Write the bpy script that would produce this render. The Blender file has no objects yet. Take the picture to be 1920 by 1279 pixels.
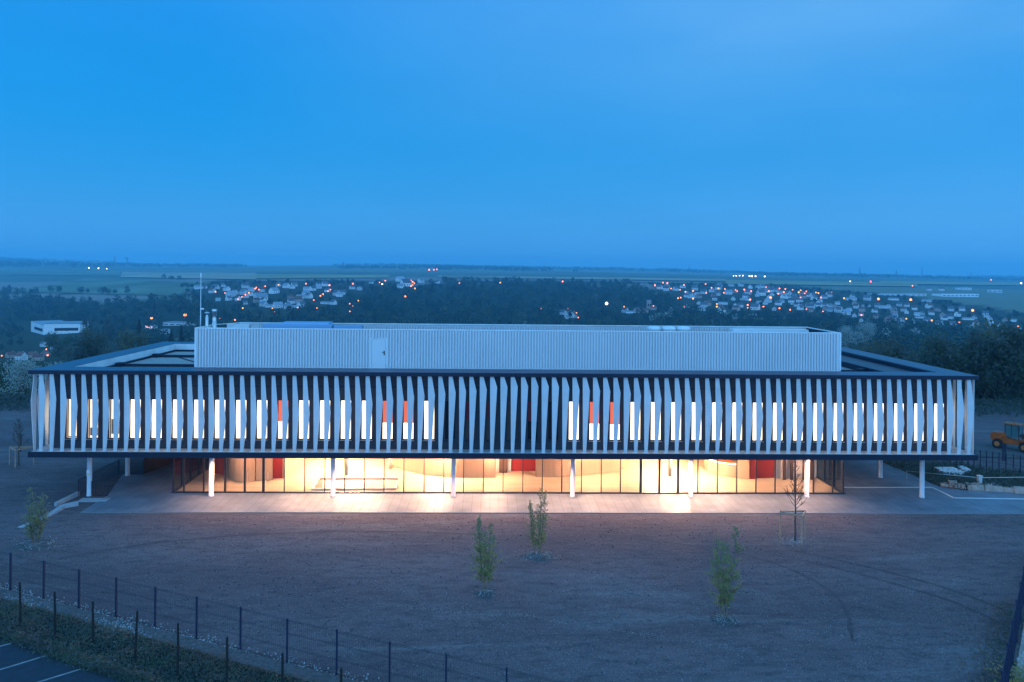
import bpy, math, random
import numpy as np
from mathutils import Matrix, Vector
R = math.radians
sc = bpy.context.scene
COL = sc.collection
random.seed(7)

# ------------------------------------------------------------------ camera
CAM_Z = 16.0
YAW, ROLL, FPX, HY = R(1.523), 0.0098, 1400.0, 511.0
cam_d = bpy.data.cameras.new('camera')
cam_d.sensor_width = 36; cam_d.lens = FPX / 1920 * 36
cam_d.shift_y = -(639.5 - HY) / 1920
cam_d.clip_start = 0.5; cam_d.clip_end = 60000
cam = bpy.data.objects.new('camera', cam_d); COL.objects.link(cam)
cam.matrix_world = Matrix.Translation((0, 0, CAM_Z)) @ Matrix.Rotation(-YAW, 4, 'Z') @ Matrix.Rotation(R(90), 4, 'X') @ Matrix.Rotation(ROLL, 4, 'Z')
sc.camera = cam
sc.render.resolution_x, sc.render.resolution_y = 1024, 682
sc.view_settings.view_transform = 'Standard'; sc.view_settings.look = 'None'
sc.view_settings.exposure = 0.0; sc.view_settings.gamma = 1.0
sc.render.engine = 'CYCLES'
sc.cycles.use_denoising = True
sc.cycles.max_bounces = 6; sc.cycles.diffuse_bounces = 3; sc.cycles.glossy_bounces = 3
sc.cycles.transmission_bounces = 3; sc.cycles.transparent_max_bounces = 12; sc.cycles.volume_bounces = 1
sc.cycles.sample_clamp_indirect = 4.0
sc.cycles.use_light_tree = True

# ------------------------------------------------------------------ dusk sky
w = bpy.data.worlds.new('World'); sc.world = w; w.use_nodes = True
nt = w.node_tree; nt.nodes.clear()
N = nt.nodes.new; L = nt.links.new
out = N('ShaderNodeOutputWorld'); bg = N('ShaderNodeBackground'); L(bg.outputs[0], out.inputs[0])
tc = N('ShaderNodeTexCoord'); sep = N('ShaderNodeSeparateXYZ'); L(tc.outputs['Generated'], sep.inputs[0])
ramp = N('ShaderNodeValToRGB'); L(sep.outputs[2], ramp.inputs[0])
cr = ramp.color_ramp; cr.interpolation = 'B_SPLINE'
cr.elements[0].position = 0.0; cr.elements[0].color = (.058, .32, .72, 1)
cr.elements[1].position = 0.035; cr.elements[1].color = (.09, .39, .80, 1)
for p, c in ((.10, (.030, .35, .81, 1)), (.20, (.006, .31, .80, 1)), (.36, (.018, .29, .83, 1)), (.6, (.07, .38, 1.2, 1)), (1.0, (.07, .48, 1.85, 1))):
    e = cr.elements.new(p); e.color = c
# paler towards the right and the upper right, with soft cloud streaks
mr = N('ShaderNodeMapRange'); L(sep.outputs[0], mr.inputs[0])
mr.inputs[1].default_value = -.35; mr.inputs[2].default_value = .62; mr.inputs[3].default_value = 0; mr.inputs[4].default_value = .98
mr.clamp = True
nz = N('ShaderNodeTexNoise'); nz.inputs['Scale'].default_value = 2.2; nz.inputs['Detail'].default_value = 4
mp = N('ShaderNodeMapping'); mp.inputs['Scale'].default_value = (1, 1, 3.2); L(tc.outputs['Generated'], mp.inputs[0]); L(mp.outputs[0], nz.inputs[0])
nm = N('ShaderNodeMapRange'); nm.inputs[1].default_value = .3; nm.inputs[2].default_value = .7; nm.inputs[3].default_value = .55; nm.inputs[4].default_value = 1.35; L(nz.outputs[0], nm.inputs[0])
zr = N('ShaderNodeValToRGB'); L(sep.outputs[2], zr.inputs[0]); ze = zr.color_ramp.elements; ze[0].position = 0; ze[0].color = (.5, .5, .5, 1); ze[1].position = .32; ze[1].color = (1, 1, 1, 1)
e = ze.new(.15); e.color = (.30, .30, .30, 1)
m0 = N('ShaderNodeMath'); m0.operation = 'MULTIPLY'; L(nm.outputs[0], m0.inputs[0]); L(zr.outputs[0], m0.inputs[1])
mm = N('ShaderNodeMath'); mm.operation = 'MULTIPLY'; L(mr.outputs[0], mm.inputs[0]); L(m0.outputs[0], mm.inputs[1])
mx = N('ShaderNodeMix'); mx.data_type = 'RGBA'; L(mm.outputs[0], mx.inputs[0]); L(ramp.outputs[0], mx.inputs[6]); mx.inputs[7].default_value = (.14, .46, .90, 1)
# the brighter after-glow half of the sky, behind the camera
mr2 = N('ShaderNodeMapRange'); L(sep.outputs[1], mr2.inputs[0])
mr2.inputs[1].default_value = .45; mr2.inputs[2].default_value = -.6; mr2.inputs[3].default_value = 0; mr2.inputs[4].default_value = 1
lowz = N('ShaderNodeMapRange'); L(sep.outputs[2], lowz.inputs[0]); lowz.inputs[1].default_value = .35; lowz.inputs[2].default_value = .95; lowz.inputs[3].default_value = 1; lowz.inputs[4].default_value = .1
gz = N('ShaderNodeMath'); gz.operation = 'MULTIPLY'; L(mr2.outputs[0], gz.inputs[0]); L(lowz.outputs[0], gz.inputs[1])
mx2 = N('ShaderNodeMix'); mx2.data_type = 'RGBA'; L(gz.outputs[0], mx2.inputs[0]); L(mx.outputs[2], mx2.inputs[6]); mx2.inputs[7].default_value = (.47, 1.24, 2.4, 1)
n2 = N('ShaderNodeTexNoise'); n2.inputs['Scale'].default_value = 5.5; n2.inputs['Detail'].default_value = 5; mp2 = N('ShaderNodeMapping'); mp2.inputs['Scale'].default_value = (1, 1, 4.5); mp2.inputs['Rotation'].default_value = (0, R(8), 0)
L(tc.outputs['Generated'], mp2.inputs[0]); L(mp2.outputs[0], n2.inputs[0]); r2 = N('ShaderNodeMapRange'); r2.inputs[1].default_value = .32; r2.inputs[2].default_value = .68; r2.inputs[3].default_value = .985; r2.inputs[4].default_value = 1.015; L(n2.outputs[0], r2.inputs[0])
mc = N('ShaderNodeMix'); mc.data_type = 'RGBA'; mc.blend_type = 'MULTIPLY'; mc.inputs[0].default_value = 1; L(mx2.outputs[2], mc.inputs[6]); L(r2.outputs[0], mc.inputs[7]); L(mc.outputs[2], bg.inputs[0]); bg.inputs[1].default_value = 1.0

# ------------------------------------------------------------------ projection helpers (photo pixel -> point in the place)
FW = Vector((math.sin(YAW), math.cos(YAW), 0)); RT = Vector((math.cos(YAW), -math.sin(YAW), 0))
def ray(px, py):
    u, v = (px - 960) / FPX, (HY - py) / FPX
    u2 = u * math.cos(ROLL) - v * math.sin(ROLL); v2 = v * math.cos(ROLL) + u * math.sin(ROLL)
    return FW + RT * u2 + Vector((0, 0, v2))
def G(px, py, z=0.0):
    d = ray(px, py); t = (z - CAM_Z) / d.z
    return Vector((d.x * t, d.y * t, z))
def PY(px, py, Y):
    d = ray(px, py); t = Y / d.y
    return Vector((d.x * t, Y, CAM_Z + d.z * t))
def proj(p):
    q = Vector(p) - Vector((0, 0, CAM_Z)); f = q.dot(FW); u, v = q.dot(RT) / f, q.z / f
    u1 = u * math.cos(ROLL) + v * math.sin(ROLL); v1 = v * math.cos(ROLL) - u * math.sin(ROLL)
    return 960 + u1 * FPX, HY - v1 * FPX, f

# ------------------------------------------------------------------ materials
def mat(name, col, rough=.7, metal=0, spec=.5, noise=None, bump=None, emit=None, es=0, rnd=0, transl=0):
    m = bpy.data.materials.new(name); m.use_nodes = True; t = m.node_tree
    b = t.nodes['Principled BSDF']; o = t.nodes['Material Output']
    b.inputs['Base Color'].default_value = (*col, 1); b.inputs['Roughness'].default_value = rough
    b.inputs['Metallic'].default_value = metal; b.inputs['Specular IOR Level'].default_value = spec
    src = None
    if noise or bump:
        tcn = t.nodes.new('ShaderNodeTexCoord'); 
    if noise:   # (scale, amount, (sx,sy,sz))
        mp = t.nodes.new('ShaderNodeMapping'); mp.inputs['Scale'].default_value = noise[2] if len(noise) > 2 else (1, 1, 1)
        n = t.nodes.new('ShaderNodeTexNoise'); n.inputs['Scale'].default_value = noise[0]; n.inputs['Detail'].default_value = 5
        t.links.new(tcn.outputs['Object'], mp.inputs[0]); t.links.new(mp.outputs[0], n.inputs[0])
        r = t.nodes.new('ShaderNodeMapRange'); r.inputs[1].default_value = .3; r.inputs[2].default_value = .7
        r.inputs[3].default_value = 1 - noise[1]; r.inputs[4].default_value = 1 + noise[1]; t.links.new(n.outputs[0], r.inputs[0])
        mxn = t.nodes.new('ShaderNodeMix'); mxn.data_type = 'RGBA'; mxn.blend_type = 'MULTIPLY'; mxn.inputs[0].default_value = 1
        mxn.inputs[6].default_value = (*col, 1); t.links.new(r.outputs[0], mxn.inputs[7]); src = mxn.outputs[2]
        t.links.new(src, b.inputs['Base Color'])
    if rnd:
        oi = t.nodes.new('ShaderNodeObjectInfo'); r = t.nodes.new('ShaderNodeMapRange'); r.inputs[3].default_value = 1 - rnd; r.inputs[4].default_value = 1 + rnd
        t.links.new(oi.outputs['Random'], r.inputs[0])
        mxn = t.nodes.new('ShaderNodeMix'); mxn.data_type = 'RGBA'; mxn.blend_type = 'MULTIPLY'; mxn.inputs[0].default_value = 1
        if src: t.links.new(src, mxn.inputs[6])
        else: mxn.inputs[6].default_value = (*col, 1)
        t.links.new(r.outputs[0], mxn.inputs[7]); t.links.new(mxn.outputs[2], b.inputs['Base Color'])
    if bump:    # (scale, strength, distance)
        n = t.nodes.new('ShaderNodeTexNoise'); n.inputs['Scale'].default_value = bump[0]; n.inputs['Detail'].default_value = 6
        t.links.new(tcn.outputs['Object'], n.inputs[0])
        bp = t.nodes.new('ShaderNodeBump'); bp.inputs['Strength'].default_value = bump[1]; bp.inputs['Distance'].default_value = bump[2]
        t.links.new(n.outputs[0], bp.inputs['Height']); t.links.new(bp.outputs[0], b.inputs['Normal'])
    if emit:
        b.inputs['Emission Color'].default_value = (*emit, 1); b.inputs['Emission Strength'].default_value = es
    if transl:
        tr = t.nodes.new('ShaderNodeBsdfTranslucent'); tr.inputs[0].default_value = (.8, .8, .8, 1)
        ms = t.nodes.new('ShaderNodeMixShader'); ms.inputs[0].default_value = transl
        t.links.new(b.outputs[0], ms.inputs[1]); t.links.new(tr.outputs[0], ms.inputs[2]); t.links.new(ms.outputs[0], o.inputs[0])
    return m
def glass_mat(name, tint=(1, 1, 1), refl=.5, rough=.02):
    m = bpy.data.materials.new(name); m.use_nodes = True; t = m.node_tree; t.nodes.clear()
    o = t.nodes.new('ShaderNodeOutputMaterial'); tr = t.nodes.new('ShaderNodeBsdfTransparent'); tr.inputs[0].default_value = (*tint, 1)
    g = t.nodes.new('ShaderNodeBsdfGlossy'); g.inputs['Roughness'].default_value = rough
    fr = t.nodes.new('ShaderNodeFresnel'); fr.inputs[0].default_value = 1.45
    ml = t.nodes.new('ShaderNodeMath'); ml.operation = 'MULTIPLY'; ml.inputs[1].default_value = refl
    t.links.new(fr.outputs[0], ml.inputs[0])
    ms = t.nodes.new('ShaderNodeMixShader'); t.links.new(ml.outputs[0], ms.inputs[0]); t.links.new(tr.outputs[0], ms.inputs[1]); t.links.new(g.outputs[0], ms.inputs[2])
    t.links.new(ms.outputs[0], o.inputs[0]); return m
M = {}
M['fin'] = mat('fin_paint', (.74, .75, .76), .45, noise=(1.2, .06), rnd=.04, transl=.2)
M['dark_metal'] = mat('dark_metal', (.009, .015, .036), .5, spec=.3, noise=(.6, .15))
M['coping'] = mat('coping_metal', (.04, .055, .10), .35, metal=.3, noise=(.5, .18))
M['slab'] = mat('slab_edge', (.010, .016, .034), .6, spec=.25)
M['wall'] = mat('dark_cladding', (.030, .031, .046), .55, noise=(2.0, .15))
M['ledge'] = mat('ledge_concrete', (.42, .42, .42), .8, noise=(1.5, .25))
M['soffit'] = mat('soffit', (.50, .47, .44), .8)
M['screen'] = mat('corrugated_steel', (.64, .65, .66), .42, metal=.0, noise=(.35, .03))
M['white'] = mat('white_paint', (.78, .78, .78), .5)
M['membrane'] = mat('roof_membrane', (.74, .76, .76), .6, noise=(.8, .12))
M['roofstrip'] = mat('roof_strip', (.06, .07, .09), .5, noise=(.7, .2))
M['gravel_roof'] = mat('roof_gravel', (.33, .33, .31), .9, noise=(9, .35), bump=(14, .6, .05))
M['steel'] = mat('steel', (.62, .6, .58), .28, metal=.9)
M['column'] = mat('column_paint', (.62, .63, .66), .45, noise=(1.4, .05))
M['frame'] = mat('mullion', (.022, .024, .032), .4)
M['glass'] = glass_mat('clear_glass', (.97, .98, .97), .55)
M['glass_d'] = glass_mat('dark_glass', (.5, .55, .6), .9)
M['wood_wall'] = mat('beech_panel', (.46, .29, .18), .55, noise=(1.2, .06, (3, 3, .4)))
M['white_wall'] = mat('inner_white', (.75, .68, .58), .7)
M['red'] = mat('red_panel', (.40, .032, .02), .5)
M['red_blind_lit'] = mat('red_blind_lit', (.8, .12, .05), .6, emit=(.85, .17, .10), es=.85)  # emission stands in for room light coming through the blind
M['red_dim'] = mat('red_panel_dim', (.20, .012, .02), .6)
M['brown_dim'] = mat('dim_room', (.09, .05, .045), .7)
M['night_glass'] = mat('unlit_pane', (.012, .014, .02), .12)
def pane_mat(name, c, s, amt=.2, scale=1.3):
    m = bpy.data.materials.new(name); m.use_nodes = True; t = m.node_tree; b = t.nodes['Principled BSDF']
    b.inputs['Base Color'].default_value = (.3, .3, .3, 1); b.inputs['Roughness'].default_value = .2
    b.inputs['Emission Color'].default_value = (*c, 1)
    tcn = t.nodes.new('ShaderNodeTexCoord'); n = t.nodes.new('ShaderNodeTexNoise'); n.inputs['Scale'].default_value = scale
    t.links.new(tcn.outputs['Object'], n.inputs[0]); r = t.nodes.new('ShaderNodeMapRange'); r.inputs[3].default_value = s * (1 - amt); r.inputs[4].default_value = s * (1 + amt)
    t.links.new(n.outputs[0], r.inputs[0]); t.links.new(r.outputs[0], b.inputs['Emission Strength']); return m
M['lit'] = pane_mat('lit_pane', (1.0, .80, .56), 2.9, .22, .9)
M['lit_soft'] = pane_mat('soft_lit_pane', (1.0, .70, .45), 1.7, .25, 2.2)
M['lamp_w'] = mat('ceiling_lamp_glow', (.8, .8, .8), .5, emit=(1.0, .60, .30), es=1)
M['conc'] = mat('pale_concrete', (.55, .56, .56), .75, noise=(1.3, .12), bump=(20, .2, .02))
M['bark'] = mat('bark', (.10, .075, .06), .9, noise=(6, .3))
M['bark_pale'] = mat('stem_bark', (.22, .17, .13), .8, noise=(8, .3))
M['twig'] = mat('twig', (.075, .055, .045), .9)
M['stake'] = mat('timber_stake', (.48, .28, .17), .75, noise=(5, .2))
M['post_b'] = mat('blue_black_post', (.010, .014, .045), .6)
M['post_w'] = mat('dark_wood_post', (.014, .012, .010), .9, noise=(6, .4))
M['wire'] = mat('green_grey_wire', (.012, .022, .035), .6)
M['leaf_y'] = mat('young_leaf', (.25, .235, .03), .6, rnd=.1, noise=(3, .3), transl=.25)
M['stone'] = mat('pale_stone', (.38, .38, .37), .85, noise=(2.2, .35))
M['kerb_stone'] = mat('kerb_stone', (.22, .22, .22), .8)
M['ramp_conc'] = mat('ramp_concrete', (.34, .36, .38), .8, noise=(1.5, .2))
M['sand'] = mat('sandstone', (.50, .37, .30), .9, noise=(1.6, .3), bump=(6, .6, .06))
M['rail'] = mat('black_railing', (.015, .018, .03), .5)
M['brownfence'] = mat('brown_screen', (.085, .045, .030), .7, noise=(3, .25, (4, 4, .3)))
M['house_w'] = mat('white_render', (.80, .78, .76), .8, rnd=.22)
M['house_b'] = mat('pink_render', (.50, .36, .30), .85, rnd=.15)
M['roof_s'] = mat('slate_roof', (.10, .10, .12), .55, rnd=.3)
M['roof_p'] = mat('pale_roof', (.27, .29, .33), .5, rnd=.3)
M['roof_r'] = mat('tile_roof', (.16, .075, .055), .8, rnd=.3)
M['win_d'] = mat('house_window', (.02, .025, .035), .15)
M['lamp_pole'] = mat('lamp_pole', (.06, .06, .06), .5)
def lampm(n, c, s): return mat(n, (.1, .1, .1), .5, emit=c, es=s)
M['lamp_o'] = lampm('orange_lamp', (1.0, .21, .035), 6.5); M['lamp_wh'] = lampm('white_lamp', (1.0, .78, .5), 7); M['lamp_r'] = lampm('red_lamp', (1, .08, .06), 8)
M['pylon'] = mat('pylon_steel', (.05, .06, .08), .6)
M['orange'] = mat('machine_orange', (.34, .085, .012), .45, noise=(3, .2))
M['tyre'] = mat('tyre', (.015, .015, .016), .9)
M['rim'] = mat('rim', (.45, .16, .05), .5)
M['blackm'] = mat('machine_black', (.02, .02, .022), .6)
M['cabglass'] = mat('cab_glass', (.06, .16, .17), .08)

# ------------------------------------------------------------------ mesh builder
ORG = {}
class MB:
    def __init__(s): s.v = []; s.f = []; s.m = []
    def add(s, vs, fs, mi=0):
        b = len(s.v); s.v += [tuple(v) for v in vs]; s.f += [tuple(b + i for i in f) for f in fs]; s.m += [mi] * len(fs); return s
    def box(s, x0, x1, y0, y1, z0, z1, mi=0):
        return s.add([(x0, y0, z0), (x1, y0, z0), (x1, y1, z0), (x0, y1, z0), (x0, y0, z1), (x1, y0, z1), (x1, y1, z1), (x0, y1, z1)],
                     [(0, 3, 2, 1), (4, 5, 6, 7), (0, 1, 5, 4), (1, 2, 6, 5), (2, 3, 7, 6), (3, 0, 4, 7)], mi)
    def beam(s, a, b, wd, h, mi=0):          # box from a to b, width wd sideways, height h upward from the points
        a, b = Vector(a), Vector(b); d = (b - a).normalized(); n = Vector((-d.y, d.x, 0))
        n = n.normalized() * wd / 2 if n.length > 1e-6 else Vector((wd / 2, 0, 0)); u = Vector((0, 0, h))
        vs = [a - n, a + n, b + n, b - n]; vs = vs + [q + u for q in vs]
        return s.add(vs, [(0, 1, 2, 3), (7, 6, 5, 4), (0, 4, 5, 1), (1, 5, 6, 2), (2, 6, 7, 3), (3, 7, 4, 0)], mi)
    def tube(s, a, b, r0, r1=None, n=6, mi=0, cap=True):
        r1 = r0 if r1 is None else r1; a, b = Vector(a), Vector(b); d = (b - a)
        if d.length < 1e-6: return s
        d.normalize(); x = d.orthogonal().normalized(); y = d.cross(x); base = len(s.v)
        for c, r in ((a, r0), (b, r1)):
            for k in range(n):
                t = 2 * math.pi * k / n; s.v.append(tuple(c + x * math.cos(t) * r + y * math.sin(t) * r))
        for k in range(n): s.f.append((base + k, base + (k + 1) % n, base + n + (k + 1) % n, base + n + k)); s.m.append(mi)
        if cap:
            s.f.append(tuple(base + k for k in reversed(range(n)))); s.f.append(tuple(base + n + k for k in range(n))); s.m += [mi, mi]
        return s
    def lathe(s, prof, cx, cy, n=16, mi=0, axis='z'):
        base = len(s.v)
        for (r, z) in prof:
            for k in range(n):
                t = 2 * math.pi * k / n
                s.v.append((cx + r * math.cos(t), cy + r * math.sin(t), z) if axis == 'z' else (cx + r * math.cos(t), z, cy + r * math.sin(t)))
        for i in range(len(prof) - 1):
            for k in range(n):
                s.f.append((base + i * n + k, base + i * n + (k + 1) % n, base + (i + 1) * n + (k + 1) % n, base + (i + 1) * n + k)); s.m.append(mi)
        s.f.append(tuple(base + k for k in reversed(range(n)))); s.f.append(tuple(base + (len(prof) - 1) * n + k for k in range(n))); s.m += [mi, mi]
        return s
    def prism(s, poly, z0, z1, mi=0):
        n = len(poly); vs = [(p[0], p[1], z0) for p in poly] + [(p[0], p[1], z1) for p in poly]
        fs = [tuple(reversed(range(n))), tuple(range(n, 2 * n))] + [(i, (i + 1) % n, n + (i + 1) % n, n + i) for i in range(n)]
        return s.add(vs, fs, mi)
    def build(s, name, ma, parent=None, smooth=False):
        me = bpy.data.meshes.new(name); o = ORG.get(parent.name, (0, 0, 0)) if parent else (0, 0, 0)
        me.from_pydata([(v[0] - o[0], v[1] - o[1], v[2] - o[2]) for v in s.v], [], s.f)
        for q in (ma if isinstance(ma, (list, tuple)) else [ma]): me.materials.append(M[q] if isinstance(q, str) else q)
        me.polygons.foreach_set('material_index', s.m)
        if smooth: me.polygons.foreach_set('use_smooth', [True] * len(me.polygons))
        me.update(); ob = bpy.data.objects.new(name, me); COL.objects.link(ob)
        if parent: ob.parent = parent; ORG[ob.name] = o
        return ob
def tag(o, label=None, cat=None, group=None, kind=None):
    if label: o['label'] = label
    if cat: o['category'] = cat
    if group: o['group'] = group
    if kind: o['kind'] = kind
    return o
def thing(name, label, cat, loc=(0, 0, 0), group=None, rz=0):
    o = bpy.data.objects.new(name, None); COL.objects.link(o); o.location = loc; o.rotation_euler = (0, 0, rz); o.empty_display_size = .3
    ORG[o.name] = tuple(loc); return tag(o, label, cat, group)
def copy_thing(root, loc, rz=0, scale=1, label=None, group=None):
    r = root.copy(); COL.objects.link(r); r.location = loc; r.rotation_euler = (0, 0, rz)
    r.scale = scale if isinstance(scale, (tuple, list)) else (scale,) * 3
    if label: r['label'] = label
    if group: r['group'] = group
    for ch in KIDS[root.name]:
        c = ch.copy(); COL.objects.link(c); c.parent = r
        for g in KIDS.get(ch.name, ()):
            d = g.copy(); COL.objects.link(d); d.parent = c
    return r
KIDS = {}
def reg(root):
    KIDS[root.name] = [o for o in bpy.data.objects if o.parent == root]
    for k in KIDS[root.name]: KIDS[k.name] = [o for o in bpy.data.objects if o.parent == k]
def np_quads(name, C, S, ma, rng, parent=None, vert_attr=None, flat=0.0, aspect=1.0):
    """a cloud of small leaf-like quads, C centres (n,3), S sizes (n,)"""
    n = len(C); C = np.asarray(C, float); S = np.asarray(S, float).reshape(-1, 1)
    a = rng.normal(size=(n, 3)); a[:, 2] *= (1 - flat); a /= np.linalg.norm(a, axis=1, keepdims=True)
    b = rng.normal(size=(n, 3)); b -= a * (a * b).sum(1, keepdims=True); b /= np.linalg.norm(b, axis=1, keepdims=True)
    o = np.array(ORG.get(parent.name, (0, 0, 0))) if parent else np.zeros(3)
    C = C - o
    V = np.stack([C - a * S, C - b * S * .6 * aspect, C + a * S, C + b * S * .6 * aspect], 1).reshape(-1, 3)
    me = bpy.data.meshes.new(name); me.vertices.add(4 * n); me.vertices.foreach_set('co', V.astype(np.float32).ravel())
    me.loops.add(4 * n); me.loops.foreach_set('vertex_index', np.arange(4 * n, dtype=np.int32))
    me.polygons.add(n); me.polygons.foreach_set('loop_start', np.arange(0, 4 * n, 4, dtype=np.int32)); me.polygons.foreach_set('loop_total', np.full(n, 4, np.int32))
    if vert_attr is not None:
        at = me.attributes.new('tone', 'FLOAT', 'POINT'); at.data.foreach_set('value', np.repeat(vert_attr, 4).astype(np.float32))
    me.update(calc_edges=True); me.materials.append(M[ma] if isinstance(ma, str) else ma)
    ob = bpy.data.objects.new(name, me); COL.objects.link(ob)
    if parent: ob.parent = parent
    return ob

# ------------------------------------------------------------------ land: height of the ground
TAB = {  # per direction: distance -> pixels below the local horizon
    -0.72: [(88, 0), (130, -4), (250, -17), (400, -34), (600, -54), (900, -62), (1200, -50), (1500, -36), (2000, -26), (3000, 4), (4500, 48), (6500, 88), (9000, 60)],
    -0.25: [(88, 0), (130, -6), (250, -20), (400, -36), (600, -50), (800, -50), (1000, -37), (1250, -20), (1500, -10), (2000, -2), (3000, 10), (4500, 34), (6500, 62), (9000, 50)],
    0.12: [(88, 0), (130, -6), (250, -22), (400, -38), (600, -50), (800, -50), (1000, -42), (1250, -26), (1500, -14), (2000, -3), (3000, 8), (4500, 30), (6500, 60), (9000, 50)],
    0.45: [(88, 0), (120, -5), (150, -11), (250, -26), (400, -38), (600, -46), (800, -46), (1000, -40), (1300, -26), (1700, -16), (2500, 0), (4000, 12), (6500, 20), (9000, 14)],
    0.72: [(88, 0), (120, -5), (150, -12), (250, -28), (400, -40), (600, -46), (800, -46), (1000, -42), (1300, -34), (1700, -24), (2500, -12), (4000, 2), (6500, 14), (9000, 12)],
}
US = sorted(TAB)
def _col(u, Y):
    t = TAB[u]; return float(np.interp(math.log(max(Y, 1)), [math.log(a) for a, b in t], [b for a, b in t]))
def land(X, Y):
    if Y <= 88: return 0.0
    u = X / Y; u = min(max(u, US[0]), US[-1])
    for i in range(len(US) - 1):
        if u <= US[i + 1]:
            k = (u - US[i]) / (US[i + 1] - US[i]); k = k * k * (3 - 2 * k)
            z = _col(US[i], Y) * (1 - k) + _col(US[i + 1], Y) * k; break
    if Y > 1800:   # gentle rolling of the far ridges
        a = min((Y - 1800) / 3000, 1)
        z += a * (7 * math.sin(X / 900 + 1.3) + 5 * math.sin(X / 430 + Y / 1500)) 
    return z
def hit(px, py):
    d = ray(px, py); Y = 90.0; last = 90.0
    while Y < 9000:
        X, z = d.x / d.y * Y, CAM_Z + d.z / d.y * Y
        if z <= land(X, Y): break
        last = Y; Y *= 1.01
    lo, hi = last, Y
    for _ in range(12):
        m = (lo + hi) / 2
        if CAM_Z + d.z / d.y * m <= land(d.x / d.y * m, m): hi = m
        else: lo = m
    X = d.x / d.y * hi
    return Vector((X, hi, land(X, hi)))

# ground materials
def soil_material():
    m = bpy.data.materials.new('bare_soil'); m.use_nodes = True; t = m.node_tree; b = t.nodes['Principled BSDF']; b.inputs['Roughness'].default_value = .95; b.inputs['Specular IOR Level'].default_value = .15
    tcn = t.nodes.new('ShaderNodeTexCoord')
    def noise(sc_, det, scale=(1, 1, 1), dist=0):
        mp = t.nodes.new('ShaderNodeMapping'); mp.inputs['Scale'].default_value = scale; mp.inputs['Rotation'].default_value = (0, 0, R(-8))
        n = t.nodes.new('ShaderNodeTexNoise'); n.inputs['Scale'].default_value = sc_; n.inputs['Detail'].default_value = det; n.inputs['Distortion'].default_value = dist; n.inputs['Roughness'].default_value = .62
        t.links.new(tcn.outputs['Object'], mp.inputs[0]); t.links.new(mp.outputs[0], n.inputs[0]); return n.outputs[0]
    def ramp(src, a, b_, o0=0, o1=1):
        r = t.nodes.new('ShaderNodeMapRange'); r.interpolation_type = 'SMOOTHSTEP'; r.inputs[1].default_value = a; r.inputs[2].default_value = b_; r.inputs[3].default_value = o0; r.inputs[4].default_value = o1; t.links.new(src, r.inputs[0]); return r.outputs[0]
    def mix(f, a, b_):
        x = t.nodes.new('ShaderNodeMix'); x.data_type = 'RGBA'
        t.links.new(f, x.inputs[0])
        for i, q in ((6, a), (7, b_)):
            if isinstance(q, tuple): x.inputs[i].default_value = (*q, 1)
            else: t.links.new(q, x.inputs[i])
        return x.outputs[2]
    c = mix(ramp(noise(.09, 6, (.6, 1.6, 1)), .36, .64), (.148, .112, .116), (.205, .158, .162))
    c = mix(ramp(noise(1.6, 6, (.5, 1.3, 1)), .42, .72, 0, .6), c, (.064, .058, .062))
    c = mix(ramp(noise(14, 3), .35, .65, 0, .55), c, (.052, .048, .052))
    # chalky scrape marks left by machines
    streak = t.nodes.new('ShaderNodeMath'); streak.operation = 'MULTIPLY'
    t.links.new(ramp(noise(.22, 5, (.25, 1.9, 1), .6), .53, .66), streak.inputs[0]); t.links.new(ramp(noise(5, 4, (.6, 1.4, 1)), .40, .62, .15, .8), streak.inputs[1])
    c = mix(streak.outputs[0], c, (.19, .18, .18))
    # scattered pale pebbles
    v = t.nodes.new('ShaderNodeTexVoronoi'); v.inputs['Scale'].default_value = 9; t.links.new(tcn.outputs['Object'], v.inputs['Vector'])
    peb = t.nodes.new('ShaderNodeMath'); peb.operation = 'MULTIPLY'
    t.links.new(ramp(v.outputs['Distance'], .10, .24, 1, 0), peb.inputs[0])
    sp = t.nodes.new('ShaderNodeSeparateColor'); t.links.new(v.outputs['Color'], sp.inputs[0]); t.links.new(ramp(sp.outputs[0], .62, .90), peb.inputs[1])
    c = mix(peb.outputs[0], c, (.42, .41, .39))
    t.links.new(c, b.inputs['Base Color'])
    bp = t.nodes.new('ShaderNodeBump'); bp.inputs['Strength'].default_value = .9; bp.inputs['Distance'].default_value = .06
    t.links.new(noise(3.5, 10), bp.inputs['Height']); t.links.new(bp.outputs[0], b.inputs['Normal'])
    return m
M['soil'] = soil_material()
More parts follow.
